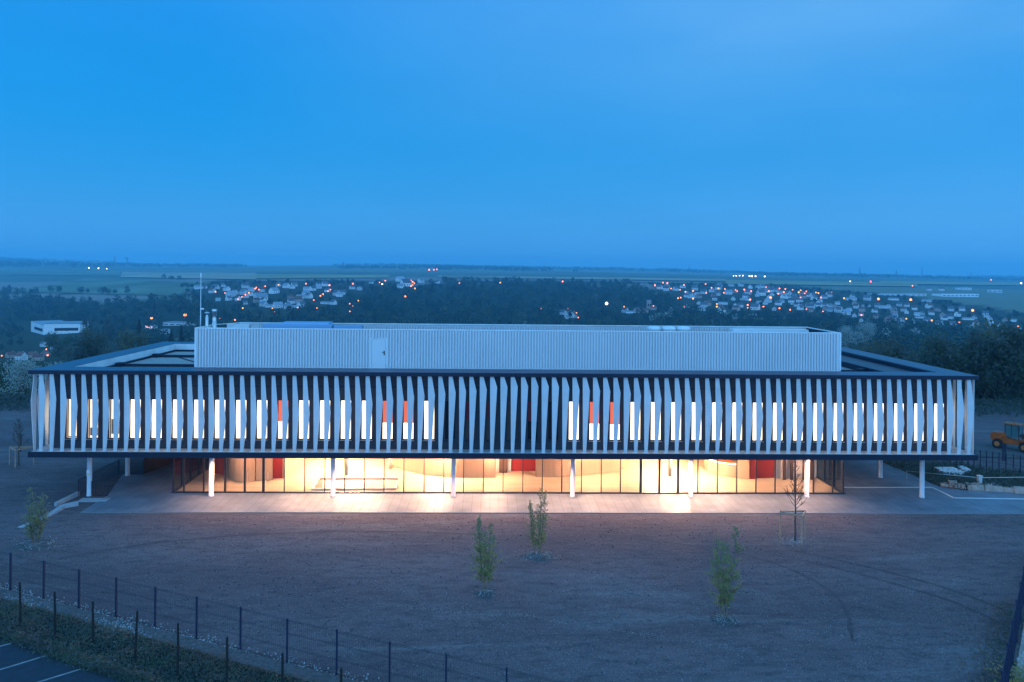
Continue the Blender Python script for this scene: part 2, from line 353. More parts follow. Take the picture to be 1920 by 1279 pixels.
def paving_material():
    m = bpy.data.materials.new('concrete_pavers'); m.use_nodes = True; t = m.node_tree; b = t.nodes['Principled BSDF']; b.inputs['Roughness'].default_value = .55
    tcn = t.nodes.new('ShaderNodeTexCoord'); mp = t.nodes.new('ShaderNodeMapping'); mp.inputs['Rotation'].default_value = (0, 0, R(90))
    br = t.nodes.new('ShaderNodeTexBrick'); br.inputs['Scale'].default_value = 1; br.inputs['Brick Width'].default_value = 2.4; br.inputs['Row Height'].default_value = .62; br.inputs['Mortar Size'].default_value = .022
    br.inputs['Color1'].default_value = (.175, .20, .235, 1); br.inputs['Color2'].default_value = (.155, .18, .215, 1); br.inputs['Mortar'].default_value = (.12, .125, .13, 1)
    n = t.nodes.new('ShaderNodeTexNoise'); n.inputs['Scale'].default_value = .7; n.inputs['Detail'].default_value = 7
    r = t.nodes.new('ShaderNodeMapRange'); r.inputs[1].default_value = .3; r.inputs[2].default_value = .7; r.inputs[3].default_value = .72; r.inputs[4].default_value = 1.2
    x = t.nodes.new('ShaderNodeMix'); x.data_type = 'RGBA'; x.blend_type = 'MULTIPLY'; x.inputs[0].default_value = 1
    t.links.new(tcn.outputs['Object'], mp.inputs[0]); t.links.new(mp.outputs[0], br.inputs[0]); t.links.new(tcn.outputs['Object'], n.inputs[0]); t.links.new(n.outputs[0], r.inputs[0])
    t.links.new(br.outputs[0], x.inputs[6]); t.links.new(r.outputs[0], x.inputs[7]); t.links.new(x.outputs[2], b.inputs['Base Color']); return m
M['paving'] = paving_material()
def plank_material():
    m = bpy.data.materials.new('wood_floor'); m.use_nodes = True; t = m.node_tree; b = t.nodes['Principled BSDF']; b.inputs['Roughness'].default_value = .38
    tcn = t.nodes.new('ShaderNodeTexCoord'); br = t.nodes.new('ShaderNodeTexBrick'); br.inputs['Scale'].default_value = 1; br.inputs['Brick Width'].default_value = 2.6; br.inputs['Row Height'].default_value = .3; br.inputs['Mortar Size'].default_value = .008
    br.inputs['Color1'].default_value = (.47, .35, .235, 1); br.inputs['Color2'].default_value = (.40, .295, .19, 1); br.inputs['Mortar'].default_value = (.30, .19, .10, 1)
    t.links.new(tcn.outputs['Object'], br.inputs[0]); t.links.new(br.outputs[0], b.inputs['Base Color']); return m
M['floor'] = plank_material()
def land_material():
    m = bpy.data.materials.new('farmland'); m.use_nodes = True; t = m.node_tree; b = t.nodes['Principled BSDF']; b.inputs['Roughness'].default_value = 1; b.inputs['Specular IOR Level'].default_value = 0
    tcn = t.nodes.new('ShaderNodeTexCoord'); mp = t.nodes.new('ShaderNodeMapping'); mp.inputs['Scale'].default_value = (.00055, .0013, 0); mp.inputs['Rotation'].default_value = (0, 0, R(7))
    v = t.nodes.new('ShaderNodeTexVoronoi'); v.inputs['Scale'].default_value = 1; t.links.new(tcn.outputs['Object'], mp.inputs[0]); t.links.new(mp.outputs[0], v.inputs['Vector'])
    sp = t.nodes.new('ShaderNodeSeparateColor'); t.links.new(v.outputs['Color'], sp.inputs[0])
    cr_ = t.nodes.new('ShaderNodeValToRGB'); cr_.color_ramp.interpolation = 'CONSTANT'; t.links.new(sp.outputs[0], cr_.inputs[0])
    cols = [(0, (.13, .15, .10)), (.22, (.21, .20, .12)), (.4, (.15, .16, .11)), (.58, (.26, .23, .16)), (.72, (.12, .14, .09)), (.86, (.27, .22, .18))]
    cr_.color_ramp.elements[0].color = (*cols[0][1], 1); cr_.color_ramp.elements[1].position = cols[1][0]; cr_.color_ramp.elements[1].color = (*cols[1][1], 1)
    for p, c in cols[2:]: e = cr_.color_ramp.elements.new(p); e.color = (*c, 1)
    t.links.new(cr_.outputs[0], b.inputs['Base Color']); return m
M['farmland'] = land_material()
M['grass'] = mat('rough_grass', (.008, .015, .006), .95, noise=(1.2, .5), bump=(9, .9, .08))
M['meadow'] = mat('weedy_ground', (.055, .068, .042), .95, noise=(.5, .4))
M['asphalt'] = mat('asphalt', (.016, .025, .038), .75, noise=(3, .25), bump=(60, .3, .01))
M['line'] = mat('road_paint', (.24, .25, .25), .7, noise=(4, .3))
M['gravel'] = mat('gravel_bed', (.085, .085, .085), .95, noise=(6, .4), bump=(10, .8, .06))
M['kerb'] = mat('white_kerb', (.62, .62, .62), .6)
M['yellow_field'] = mat('rape_field', (.36, .31, .15), 1, spec=0, noise=(.004, .25))
M['tan_field'] = mat('tan_field', (.42, .34, .22), 1, spec=0, noise=(.004, .25))
M['green_field'] = mat('green_field', (.17, .20, .12), 1, spec=0, noise=(.006, .35))

# near ground sheet, gently uneven
def hump(x, y): return .035 * math.sin(x * .31 + 1) * math.sin(y * .27) + .02 * math.sin(x * .9 + y * .6) * math.sin(y * .8 - x * .2)
def gh(x, y):
    if 49.0 < y < 76 and -36 < x < 48: return -.05
    k = min(1, max(0, abs(y - 49) / 3)) if y <= 49 else 1
    return -.045 + hump(x, y) * k
def grid(name, x0, x1, y0, y1, st, fn, ma, kind='structure'):
    xs = np.arange(x0, x1 + st / 2, st); ys = np.arange(y0, y1 + st / 2, st)
    V = [(x, y, fn(x, y)) for y in ys for x in xs]; n = len(xs)
    F = [(j * n + i, j * n + i + 1, (j + 1) * n + i + 1, (j + 1) * n + i) for j in range(len(ys) - 1) for i in range(n - 1)]
    mb = MB(); mb.add(V, F); o = mb.build(name, ma, smooth=True); tag(o, kind=kind); return o
grid('ground', -130, 130, -30, 92, 1.0, gh, 'soil')
# landscape reaching the horizon
ys = list(np.geomspace(86, 9000, 110)); us = np.linspace(-1.25, 1.25, 150)
V = []
for Y in ys:
    for u in us: V.append((u * Y, Y, land(u * Y, max(Y, 88.1)) - (.35 if Y < 92 else .12 if Y < 100 else 0)))
n = len(us); F = [(j * n + i, j * n + i + 1, (j + 1) * n + i + 1, (j + 1) * n + i) for j in range(len(ys) - 1) for i in range(n - 1)]
mb = MB(); mb.add(V, F); tag(mb.build('terrain', 'farmland', smooth=True), kind='structure')
def drape(name, pts, ma, lift, kind='structure'):   # strip of land between a near pixel line and a far pixel line
    mb = MB(); near, far = pts
    P = []
    for (a, b) in zip(near, far):
        pa, pb = hit(*a), hit(*b)
        for k in range(7):
            q = pa.lerp(pb, k / 6); P.append((q.x, q.y, land(q.x, q.y) + lift))
    F = [(i * 7 + k, (i + 1) * 7 + k, (i + 1) * 7 + k + 1, i * 7 + k + 1) for i in range(len(near) - 1) for k in range(6)]
    mb.add(P, F); return tag(mb.build(name, ma), kind=kind)
def lerpline(a, b, n): return [(a[0] + (b[0] - a[0]) * i / n, a[1] + (b[1] - a[1]) * i / n) for i in range(n + 1)]
drape('field', (lerpline((20, 548), (330, 556), 14), lerpline((160, 523), (400, 531), 14)), 'green_field', 1.5)
drape('field', (lerpline((225, 521), (480, 526), 12), lerpline((230, 511.5), (480, 513), 12)), 'tan_field', 2.5)
drape('field', (lerpline((480, 524), (730, 522), 12), lerpline((480, 516), (730, 517), 12)), 'yellow_field', 2.5)
drape('field', (lerpline((0, 516), (225, 518), 12), lerpline((0, 502), (225, 505), 12)), 'green_field', 2.0)
drape('field', (lerpline((820, 521.5), (1360, 529), 20), lerpline((820, 518.5), (1360, 525), 20)), 'tan_field', 3)
drape('field', (lerpline((1360, 534), (1720, 539), 14), lerpline((1360, 526.5), (1720, 532), 14)), 'yellow_field', 3)
drape('field', (lerpline((1650, 534.5), (1918, 537), 10), lerpline((1650, 529), (1918, 531.5), 10)), 'yellow_field', 4)

# ------------------------------------------------------------------ terrace, parking, grass, gravel
def sheet(name, pts, z, ma, kind='structure'):
    mb = MB(); mb.add([(p[0], p[1], z) for p in pts], [tuple(range(len(pts)))]); return tag(mb.build(name, ma), kind=kind)
YE = 49.75
terr = [G(150, 961), G(203, 928), G(229, 890), G(268, 889.5), G(318, 861), Vector((-22.5, 74, 0)), Vector((27, 74, 0)), G(1658, 864), G(1737, 902), G(1766, 914), G(1815, 920), G(1920, 924), G(2250, 945), G(2250, 963)]
for i in (0,): terr[i].y = YE
terr[-1].y = YE
mb = MB(); mb.prism(list(reversed([(p.x, p.y) for p in terr])) if False else [(p.x, p.y) for p in terr][::-1], -.12, 0); tag(mb.build('terrace', 'paving'), kind='structure')
# pale edging strip along the terrace front
mb = MB(); mb.box(terr[0].x, terr[-1].x, YE - .07, YE - .003, -.12, .004); tag(mb.build('kerb', 'kerb_stone'), kind='structure')
pl = [G(1583, 914.3), G(1748, 914.3), G(1789, 934), G(2000, 937.5)]
mb = MB()
for a, b in zip(pl, pl[1:]): mb.beam(a + Vector((0, 0, .003)), b + Vector((0, 0, .003)), .13, .03)
tag(mb.build('drain_channel', 'kerb'), kind='structure')
# parking lower left
pk = [G(-260, 1160), G(0, 1197), G(50, 1213), G(84, 1228), G(150, 1251), G(228, 1274), G(420, 1340), G(520, 1420), G(-260, 1420)]
sheet('car_park', pk, .075, 'asphalt')
mb = MB()
for a, b in ((G(-60, 1229, .08), G(21, 1206, .08)), (G(-40, 1268, .08), G(86, 1229.5, .08)), (G(40, 1289, .08), G(153, 1254, .08)), (G(150, 1310, .08), G(228, 1283, .08))):
    mb.beam(a, b, .10, .004)
tag(mb.build('road_marking', 'line'), kind='structure')
# grass bank between car park and gravel
tops = [(20, 1037), (76, 1051), (135, 1062), (199.5, 1078), (268, 1096), (342, 1114.5), (422, 1130.5), (509.5, 1152.5), (605, 1176), (709, 1203), (823, 1227), (950, 1253)]
FP = [G(x, y, 1.8) for x, y in tops]
FP = [Vector((p.x, p.y, 0)) for p in FP]
dv = (FP[-1] - FP[0]) / 11
FP = [FP[0] + dv * i for i in range(-3, 15)]
fdir = dv.normalized(); fn_ = Vector((fdir.y, -fdir.x, 0))   # towards the camera side
if fn_.y > 0: fn_ = -fn_
a0, a1 = FP[0] + fn_ * .15, FP[-1] + fn_ * .15
gravel_poly = [a0, a1, a1 + fn_ * .95, a0 + fn_ * .95]
mb = MB()
# stones of the gravel strip
rng = np.random.default_rng(3)
def stones(name, centres, sizes, ma, label, zf=.0):
    mb = MB()
    for (x, y), s in zip(centres, sizes):
        z = gh(x, y) + zf; t = random.random() * 3; k = 5
        ring = [(x + s * math.cos(t + q * 6.283 / k) * random.uniform(.7, 1.2), y + s * math.sin(t + q * 6.283 / k) * random.uniform(.7, 1.2), z - .01) for q in range(k)]
        top = [(x + (r[0] - x) * .6, y + (r[1] - y) * .6, z + s * random.uniform(.5, 1.0)) for r in ring]
        mb.add(ring + top, [(q, (q + 1) % k, k + (q + 1) % k, k + q) for q in range(k)] + [tuple(range(k, 2 * k))])
    o = mb.build(name, ma); tag(o, label, 'gravel', kind='stuff'); return o
Lf = (a1 - a0).length
sheet('gravel_bed', gravel_poly, .035, 'gravel')
cs = []; ss = []
for _ in range(13000):
    s_, t_ = random.random() * Lf, random.gauss(.4, .30)
    if random.random() < .25 and math.sin(s_ * .9) > .2: t_ += .5
    p = a0 + fdir * s_ + fn_ * (t_ * 1.2); cs.append((p.x, p.y)); ss.append(min(abs(random.gauss(.016, .016)) + .013, .05))
stones('gravel', cs, ss, 'stone', 'pale stones strewn along the foot of the left mesh fence', .04)
gpoly = [a0 + fn_ * .8, a1 + fn_ * .8] + [G(640, 1420), G(420, 1345), G(228, 1276), G(150, 1252), G(84, 1229), G(50, 1214), G(0, 1198), G(-260, 1161)]
sheet('verge', gpoly, .05, 'grass')
# grass blades and weeds on the verge
from mathutils.geometry import tessellate_polygon
tri = tessellate_polygon([[Vector((p.x, p.y, 0)) for p in gpoly]])
areas = []; 
for t3 in tri:
    A, B, C = [gpoly[i] for i in t3]; areas.append(abs((B - A).to_2d().cross((C - A).to_2d())) / 2)
CC = []; SS = []
for t3, ar in zip(tri, areas):
    A, B, C = [gpoly[i] for i in t3]
    for _ in range(int(ar * 330)):
        r1, r2 = random.random(), random.random()
        if r1 + r2 > 1: r1, r2 = 1 - r1, 1 - r2
        p = A + (B - A) * r1 + (C - A) * r2
        k = .5 + .5 * math.sin(p.x * 1.7 + 2 * math.sin(p.y * 1.3)); h = random.uniform(.02, .16) * (.5 + k)
        CC.append((p.x, p.y, .05 + h)); SS.append(random.uniform(.04, .11))
# taller weeds along the car park edge
edge = [G(-260, 1161), G(0, 1198), G(50, 1214), G(84, 1229), G(150, 1252), G(228, 1276), G(420, 1345)]
for a, b in zip(edge, edge[1:]):
    for _ in range(int((b - a).length * 620)):
        p = a.lerp(b, random.random()) + fn_ * random.gauss(-.18, .2); CC.append((p.x, p.y, .08 + abs(random.gauss(0, .12)))); SS.append(random.uniform(.04, .12))
M['blade'] = mat('grass_blade', (.014, .038, .010), .8, noise=(.9, .55), transl=.2)
o = np_quads('grass', CC, SS, 'blade', rng, aspect=.45); tag(o, 'rough green grass and weeds between car park and fence', 'grass', kind='stuff')

# ------------------------------------------------------------------ the building
YF = 52.0; YW = 53.1; YG = 54.1; YB = 73.0
XL, XR = -31.67, 34.55
ZS0, ZS1, ZR0, ZR1 = 3.0, 3.37, 8.74, 9.0
B = thing('office_building', 'long low building of folded white fins above a glowing glazed ground floor', 'building', (1.4, 62, 0))
# floor slab with the walkway ledge
mb = MB(); mb.box(XL, XR, YF, YB, ZS0 + .003, ZS1); mb.build('floor_slab', 'slab', B)
mb = MB(); mb.box(XL + .16, XR - .16, YF + .12, YW, ZS1, ZS1 + .03)
mb.box(XL + .16, XL + 1.05, YW, YB - .3, ZS1, ZS1 + .03); mb.box(XR - 1.25, XR - .16, YW, YB - .3, ZS1, ZS1 + .03); mb.build('ledge', 'ledge', B)
mb = MB(); mb.box(XL + .25, XR - .25, YF + .25, YB - .25, ZS0 - .03, ZS0); mb.build('soffit', 'soffit', B)
# roof
mb = MB(); t = 1.9
mb.box(XL, XR, YF, YF + t, ZR0, ZR1); mb.box(XL, XR, YB - t, YB, ZR0, ZR1); mb.box(XL, XL + t, YF + t, YB - t, ZR0, ZR1); mb.box(XR - t, XR, YF + t, YB - t, ZR0, ZR1)
mb.build('roof_coping', 'coping', B)
mb = MB(); mb.box(XL - .02, XR + .02, YF - .02, YF - .001, ZR0 - .02, ZR1 - .035); mb.box(XL - .02, XL - .001, YF - .001, YB, ZR0 - .02, ZR1 - .035); mb.box(XR + .001, XR + .02, YF - .001, YB, ZR0 - .02, ZR1 - .035)
mb.build('fascia', 'dark_metal', B)
mb = MB(); mb.box(XL + 1.2, XR - 1.35, YW + .1, YB - 1, 8.1, 8.28); mb.build('roof_deck', 'gravel_roof', B)
mb = MB(); z0, z1 = 8.28, ZR1 - .03
mb.box(XL + t, XL + t + .04, YF + t, YB - t, z0, z1); mb.box(XL + t + .04, XR - t - .04, YB - t - .04, YB - t, z0, z1); mb.box(XR - t - .04, XR - t, YF + t, YB - t, z0, z1)
mb.build('upstand', 'membrane', B)
mb = MB(); mb.box(XR - t - 2.7, XR - t - .045, YF + t + .05, YB - t - .05, 8.282, 8.7); mb.build('raised_strip', 'roofstrip', B)
mb = MB(); mb.box(XR - t - 2.9, XR - t - 2.705, YF + t + .05, YB - t - .05, 8.282, 8.73); mb.build('roof_trim', 'dark_metal', B)
mb = MB(); mb.box(XR - t - .35, XR - t - .0, YF + t + .05, YB - t - .05, 8.72, 9.012); mb.build('roof_trim', 'dark_metal', B)
mb = MB(); mb.box(XL + t + .045, XL + t + .22, YF + t + .2, YB - t - .05, 8.283, 8.44); mb.build('roof_trim', 'dark_metal', B)
mb = MB(); mb.box(XL + t + .25, XR - t - 3, YB - t - .3, YB - t - .1, 8.283, 8.44); mb.build('roof_trim', 'dark_metal', B)
for y, x0, x1 in ((55.0, XL + t + .25, -22.3), (59.6, XL + t + .25, -22.3), (66, XL + t + .25, -22.3), (55.0, 24.0, XR - t - 2.95), (58.6, 24.0, XR - t - 2.95)):
    mb = MB(); mb.box(x0, x1, y, y + .22, 8.284, 8.50); mb.box((x0 if x0 < 0 else x1 - .5), (x0 + .5 if x0 < 0 else x1), y - .2, y + .4, 8.284, 8.6); mb.build('roof_channel', 'dark_metal', B)
mb = MB(); mb.beam((-27.5, 66.2, 8.29), (-22.4, 59.9, 8.29), .06, .06); mb.build('roof_cable', 'dark_metal', B)

# upper wall with window openings
XWL, XWR = -30.6, 33.26
wa, wb = PY(133.8, 790, YW).x, PY(1761.5, 790, YW).x
WX = [wa + (wb - wa) * i / 42 for i in range(43)]; WW = .38
WZ0, WZ1 = 4.05, 6.86
mb = MB()
mb.box(XWL, XWR, YW, YW + .25, ZS1 + .031, WZ0); mb.box(XWL, XWR, YW, YW + .25, WZ1, 8.1)
xs = [XWL] + [q for x in WX for q in (x - WW, x + WW)] + [XWR]
for i in range(0, len(xs), 2): mb.box(xs[i], xs[i + 1], YW, YW + .25, WZ0, WZ1)
mb.box(XWL, XWL + .25, YW + .25, YB - 1.1, ZS1 + .031, 8.1); mb.box(XWR - .25, XWR, YW + .25, YB - 1.1, ZS1 + .031, 8.1); mb.box(XWL + .25, XWR - .25, YB - 1.35, YB - 1.1, ZS1 + .031, 8.1)
mb.box(XWL, XWR, YW - .001 + .002, YW + .2, 8.1, ZR0)
mb.build('upper_wall', 'wall', B)
mb = MB()
for i in range(-1, 44):
    x = wa + (wb - wa) * (i + .5) / 42
    if XWL < x < XWR: mb.box(x - .012, x + .012, YW - .012, YW - .001, ZS1 + .04, 8.5)
mb.box(XWL, XWR, YW - .02, YW - .001, 7.78, 7.84); mb.build('cladding_joint', 'dark_metal', B)
for X, o1, o2 in ((XWR, .001, .05), (XWL, -.05, -.001)):
    for k in range(5):
        y = YW + 1.15 + k * 2.6
        mb = MB(); mb.box(X + o1, X + o2, y - .42, y - .385, WZ0, WZ1); mb.box(X + o1, X + o2, y + .385, y + .42, WZ0, WZ1); mb.box(X + o1, X + o2, y - .385, y + .385, WZ0, WZ0 + .06); mb.box(X + o1, X + o2, y - .385, y + .385, WZ1 - .05, WZ1); fr = mb.build('window', 'frame', B)
        mb = MB(); mb.box(X + o1 * .5 + o2 * .1, X + o1 * .5 + o2 * .4, y - .385, y + .385, WZ0 + .06, WZ1 - .05); mb.build('pane', 'lit', fr)
DARK = range(18, 24)
for i, x in enumerate(WX):
    lit = i not in DARK
    mb = MB(); y0, y1 = YW + .05, YW + .13
    mb.box(x - WW, x - WW + .035, y0, y1, WZ0, WZ1); mb.box(x + WW - .035, x + WW, y0, y1, WZ0, WZ1)
    mb.box(x - WW + .035, x + WW - .035, y0, y1, WZ0, WZ0 + .07); mb.box(x - WW + .035, x + WW - .035, y0, y1, WZ1 - .05, WZ1)
    fr = mb.build('window', 'frame', B)
    split = {10: 5.32, 15: 5.25, 16: 5.25, 25: 5.25, 26: 5.2, 19: 5.5, 20: 5.6, 22: 5.4}.get(i)
    mb = MB()
    zb = WZ1 - .05 if not split else split
    mb.box(x - WW + .035, x + WW - .035, YW + .09, YW + .10, WZ0 + .07, zb)
    mb.build('pane', ('lit_soft' if i < 3 else 'lit') if lit else ('brown_dim' if i in (19, 20, 21) else 'night_glass'), fr)
    if split:
        mb = MB(); 
        for q in range(6): mb.box(x - WW + .035 + q * (WW * 2 - .07) / 6, x - WW + .035 + (q + 1) * (WW * 2 - .07) / 6 - .006, YW + .085, YW + .10, zb + .003, WZ1 - .05)
        mb.build('blind', 'red_blind_lit' if lit else 'red_dim', fr)  # glowing red in lit windows, darker red copy in unlit ones
    if i < 3:
        mb = MB(); mb.box(x - WW + .06, x - WW + .16, YW + .07, YW + .088, WZ0 + .08, WZ1 - .06); mb.box(x - WW + .18, x + WW - .06, YW + .07, YW + .088, WZ0 + .1 + .12 * i, WZ0 + .18 + .6 * i); mb.build('inner_frame', 'wood_wall', fr)
    mb = MB(); mb.box(x - WW - .04, x + WW + .04, YW - .07, YW + .05, WZ0 - .05, WZ0 - .003); mb.build('sill', 'steel' if lit else 'dark_metal', fr)  # darker metal below unlit windows puts the missing glow into the colour

# folded fins
KINK = [(72, 741), (103, 751), (123, 760), (143, 764), (164, 770), (184, 774), (224, 777), (264, 785), (304, 787), (344, 790), (423, 790), (463, 786), (501, 782), (541, 776), (619, 774), (659, 765), (698, 755), (737, 752), (777, 742), (815, 740), (854, 735), (893, 732), (912, 727), (951, 725), (990, 725), (1048, 726), (1068, 731), (1125, 734), (1164, 738), (1183, 742), (1221, 749), (1260, 752), (1298, 764), (1335, 769), (1355, 774), (1374, 776), (1411, 781), (1449, 789), (1506, 795), (1563, 797), (1640, 797), (1694, 792), (1732, 789), (1751, 784), (1770, 780), (1789, 772), (1812, 764)]
FA, FB = PY(73, 780, YF + .2).x, PY(1812.5, 780, YF + .2).x
NF = 91
def fin_shape(kz, zb=ZS1 + .005, zt=ZR0 - .02, wt=.20, wk=.45, wb_=.165, th=.06, tilt=-.26, lean=.06):
    d = Vector((math.cos(tilt), math.sin(tilt), 0)); nrm = Vector((-d.y, d.x, 0))
    prof = [(lean, zb), (lean + wb_, zb), (wk, kz), (wt, zt), (0, zt)]
    vs = [d * s + Vector((0, 0, z)) - nrm * th / 2 for s, z in prof] + [d * s + Vector((0, 0, z)) + nrm * th / 2 for s, z in prof]
    n = 5; fs = [(0, 1, 2, 3, 4), (9, 8, 7, 6, 5)] + [(i + n, (i + 1) % n + n, (i + 1) % n, i) for i in range(n)]
    e = [Vector((q.x, q.y, q.z)) for q in (vs[1], vs[2], vs[3])]; lp = Vector((.066, .045, 0)); bk = Vector((-.01, .04, 0)); m = len(vs)
    for q in e: vs += [q, q + lp, q + lp + bk]
    for j in (0, 1): fs += [(m + 3 * j, m + 3 * j + 1, m + 3 * j + 4, m + 3 * j + 3), (m + 3 * j + 1, m + 3 * j + 2, m + 3 * j + 5, m + 3 * j + 4)]
    fs += [(m, m + 2, m + 1), (m + 6, m + 7, m + 8)]
    return vs, fs
def kz_at(px):
    y = float(np.interp(px, [a for a, b in KINK], [b for a, b in KINK])); return PY(px, y, YF + .15).z
for i in range(NF):
    x = FA + (FB - FA) * i / (NF - 1); px = proj((x, YF + .2, 6))[0]
    vs, fs = fin_shape(kz_at(px) + random.uniform(-.015, .015))
    mb = MB(); mb.add([(v.x + x, v.y + YF + .2, v.z) for v in vs], fs)
    mb.box(x - .03, x + .34, YF + .06, YF + .30, ZS1 + .0305, ZS1 + .05)   # foot plate
    ob = mb.build('fin', 'fin', B)
def side_fin(mb, X, Y, kz, sgn):
    vs, fs = fin_shape(kz, lean=.03)
    if sgn > 0: mb.add([(X - v.y, Y + v.x, v.z) for v in vs], fs)
    else: mb.add([(X + v.y, Y - v.x + .4, v.z) for v in vs], fs)
allf = MB()
for k in range(28):
    Y = 52.32 + k * .72
    for sgn, X in ((-1, XL + .12), (1, XR - .14)):
        kz = 6.2 + .7 * math.sin(k * .33 + (0 if sgn > 0 else 2))
        if k < (5 if sgn > 0 else 3): mb = MB(); side_fin(mb, X, Y, kz, sgn); mb.build('fin', 'fin', B)
        else: side_fin(allf, X, Y, kz, sgn)
for i in range(0, 91):
    x = FA + (FB - FA) * i / 90; vs, fs = fin_shape(6.2 + .8 * math.sin(i * .11)); allf.add([(v.x + x, YB - .2 - v.y, v.z) for v in vs], [tuple(reversed(f)) for f in fs])
tag(allf.build('fin', 'fin', B), kind='stuff')

# columns
for px, py in ((167.5, 930), (396, 930), (624, 931), (850, 931), (1073.5, 931), (1295, 931.5), (1512.5, 931.5), (1728.5, 932), (239, 890), (1650.5, 892)):
    g = G(px, py); Y = 53.3 if py > 900 else 58.6
    x = PY(px, py, Y).x; r = .165
    mb = MB(); mb.lathe([(r + .03, 0.0), (r + .03, .06), (r, .065), (r, ZS0 - .031)], x, Y, 20); c = mb.build('column', 'column', B, smooth=True)
    if px < 170:
        s = MB(); s.box(x - .10, x + .10, Y - r - .035, Y - r - .02, 1.45, 1.85); s.build('notice', 'white', c)
        s = MB(); s.add([(x - .07, Y - r - .04, 1.52), (x + .07, Y - r - .04, 1.52), (x, Y - r - .04, 1.66)], [(0, 1, 2)]); s.build('warning_triangle', mat('sign_yellow', (.6, .42, .02), .6), c)

# glazed front
mull = [325, 345, 382, 422, 459, 494, 533, 571, 609, 646, 683, 720, 757, 795, 832, 869, 906, 943, 980, 1016.5, 1053, 1090, 1127, 1163, 1201, 1236, 1271, 1308, 1345, 1381, 1417, 1453, 1490, 1525, 1561, 1581]
thick = {422: .12, 459: .12, 494: .17, 1201: .17, 1236: .15, 1271: .16, 325: .08}
MX = [(PY(p, 925, YG).x, thick.get(p, .055)) for p in mull]
for x, wd in MX:
    mb = MB(); mb.box(x - wd / 2, x + wd / 2, YG - .07, YG + .07, .085, ZS0 - .031); mb.build('mullion', 'frame', B)
mb = MB(); mb.box(MX[0][0] - .1, MX[-1][0] + .1, YG - .08, YG + .08, .001, .083); mb.box(MX[0][0] - .1, MX[-1][0] + .1, YG - .08, YG + .08, ZS0 - .11, ZS0 - .0305); mb.build('glazing_rail', 'frame', B)
for (xa, wa_), (xb, wb_) in zip(MX, MX[1:]):
    mb = MB(); mb.box(xa + wa_ / 2 + .002, xb - wb_ / 2 - .002, YG - .006, YG + .006, .085, ZS0 - .112); mb.build('glass_pane', 'glass', B)
for x in (PY(462, 900, YG).x, PY(500, 900, YG).x, PY(1240, 900, YG).x):   # door pulls
    mb = MB(); mb.tube((x + .12, YG - .12, .8), (x + .12, YG - .12, 1.5), .015); mb.build('door_pull', 'steel', B)
GX0, GX1 = MX[0][0], MX[-1][0]
# side glazing
sm = []
for X in (GX0, GX1):
    ysd = [YG + 1.55 * k for k in range(1, 11)]
    for k, y in enumerate(ysd):
        mb = MB(); mb.box(X - .07, X + .07, y - (.10 if k in (0, 3) else .035), y + (.10 if k in (0, 3) else .035), .085, ZS0 - .031); mb.build('mullion', 'frame', B)
    mb = MB(); mb.box(X - .08, X + .08, YG + .085, 69.9, .001, .083); mb.box(X - .08, X + .08, YG + .085, 69.9, ZS0 - .11, ZS0 - .0305); mb.build('glazing_rail', 'frame', B)
    mb = MB(); mb.box(X - .006, X + .006, YG + .09, 69.9, .085, ZS0 - .112); mb.build('glass_pane', 'glass', B)
# interior: floor, walls
YI = 70.0
mb = MB(); mb.box(GX0 + .1, GX1 - .1, YG + .09, YI, -.02, .012); mb.build('wood_floor', 'floor', B)
mb = MB(); mb.box(GX0, GX1, YI, YI + .25, 0, ZS0 - .031); mb.build('back_wall', 'white_wall', B)
def wall(pts, ma, h0=.013, h1=ZS0 - .032, th=.15, name='inner_wall'):
    mb = MB(); P = [Vector((p[0], p[1], 0)) if not isinstance(p, Vector) else p for p in pts]
    for i, (a, b) in enumerate(zip(P, P[1:])):
        d = (b - a).normalized(); n = Vector((-d.y, d.x, 0));  n = n if n.y > 0 else -n
        q = [a, b, b + n * th, a + n * th]; mb.prism([(v.x, v.y) for v in q], h0 + i * .0002, h1 - i * .0002)
        if (b - a).length > .3:
            mb.prism([(v.x, v.y) for v in (b - d * .012 - n * .004, b - n * .004, b + n * .02, b - d * .012 + n * .02)], h0, h1)
    return mb.build(name, ma, B)
g = lambda *a: [G(x, y, .013) for x, y in a]
def smoothpts(P, k=4):
    out = []
    for i in range(len(P) - 1):
        p0, p1, p2, p3 = P[max(i - 1, 0)], P[i], P[i + 1], P[min(i + 2, len(P) - 1)]
        for j in range(k):
            t = j / k; out.append(.5 * ((2 * p1) + (p2 - p0) * t + (2 * p0 - 5 * p1 + 4 * p2 - p3) * t * t + (3 * p1 - p0 - 3 * p2 + p3) * t ** 3))
    out.append(P[-1]); return out
wall(g((398, 868), (399, 886), (420, 892)), 'red')
wall(smoothpts(g((422, 890), (430, 899), (445, 903.5), (462, 904), (478, 902))), 'wood_wall')
wall(g((480, 902), (511, 900)), 'wood_wall')
wall(g((511.5, 897), (532.5, 897)), 'red')
wall(g((533, 898), (552, 888), (585, 864), (600, 855)), 'wood_wall')
wall(smoothpts(g((722, 864), (740, 873), (757, 881), (775, 886), (795, 890.5), (832, 894.5), (870, 896.5), (929, 896))), 'wood_wall')
wall(g((929, 896), (930, 884)), 'wood_wall', th=.1)
wall(g((930, 885), (958, 885)), 'white_wall')
mb = MB(); a_ = G(938, 886, .02); mb.box(a_.x - .1, a_.x + .55, a_.y - .1, a_.y - .02, .02, 1.9); mb.build('cupboard', mat('walnut_front', (.16, .085, .05), .5), B)
wall(g((958.5, 883), (1004, 883)), 'red')
wall(smoothpts(g((1004.5, 894.5), (1040, 894.5), (1075, 893), (1110, 890), (1140, 886), (1162, 881.5), (1176, 876))), 'wood_wall')
wall(g((1176, 876), (1174, 860)), 'wood_wall', th=.1)
wall(g((1380, 897), (1405, 899)), 'wood_wall')
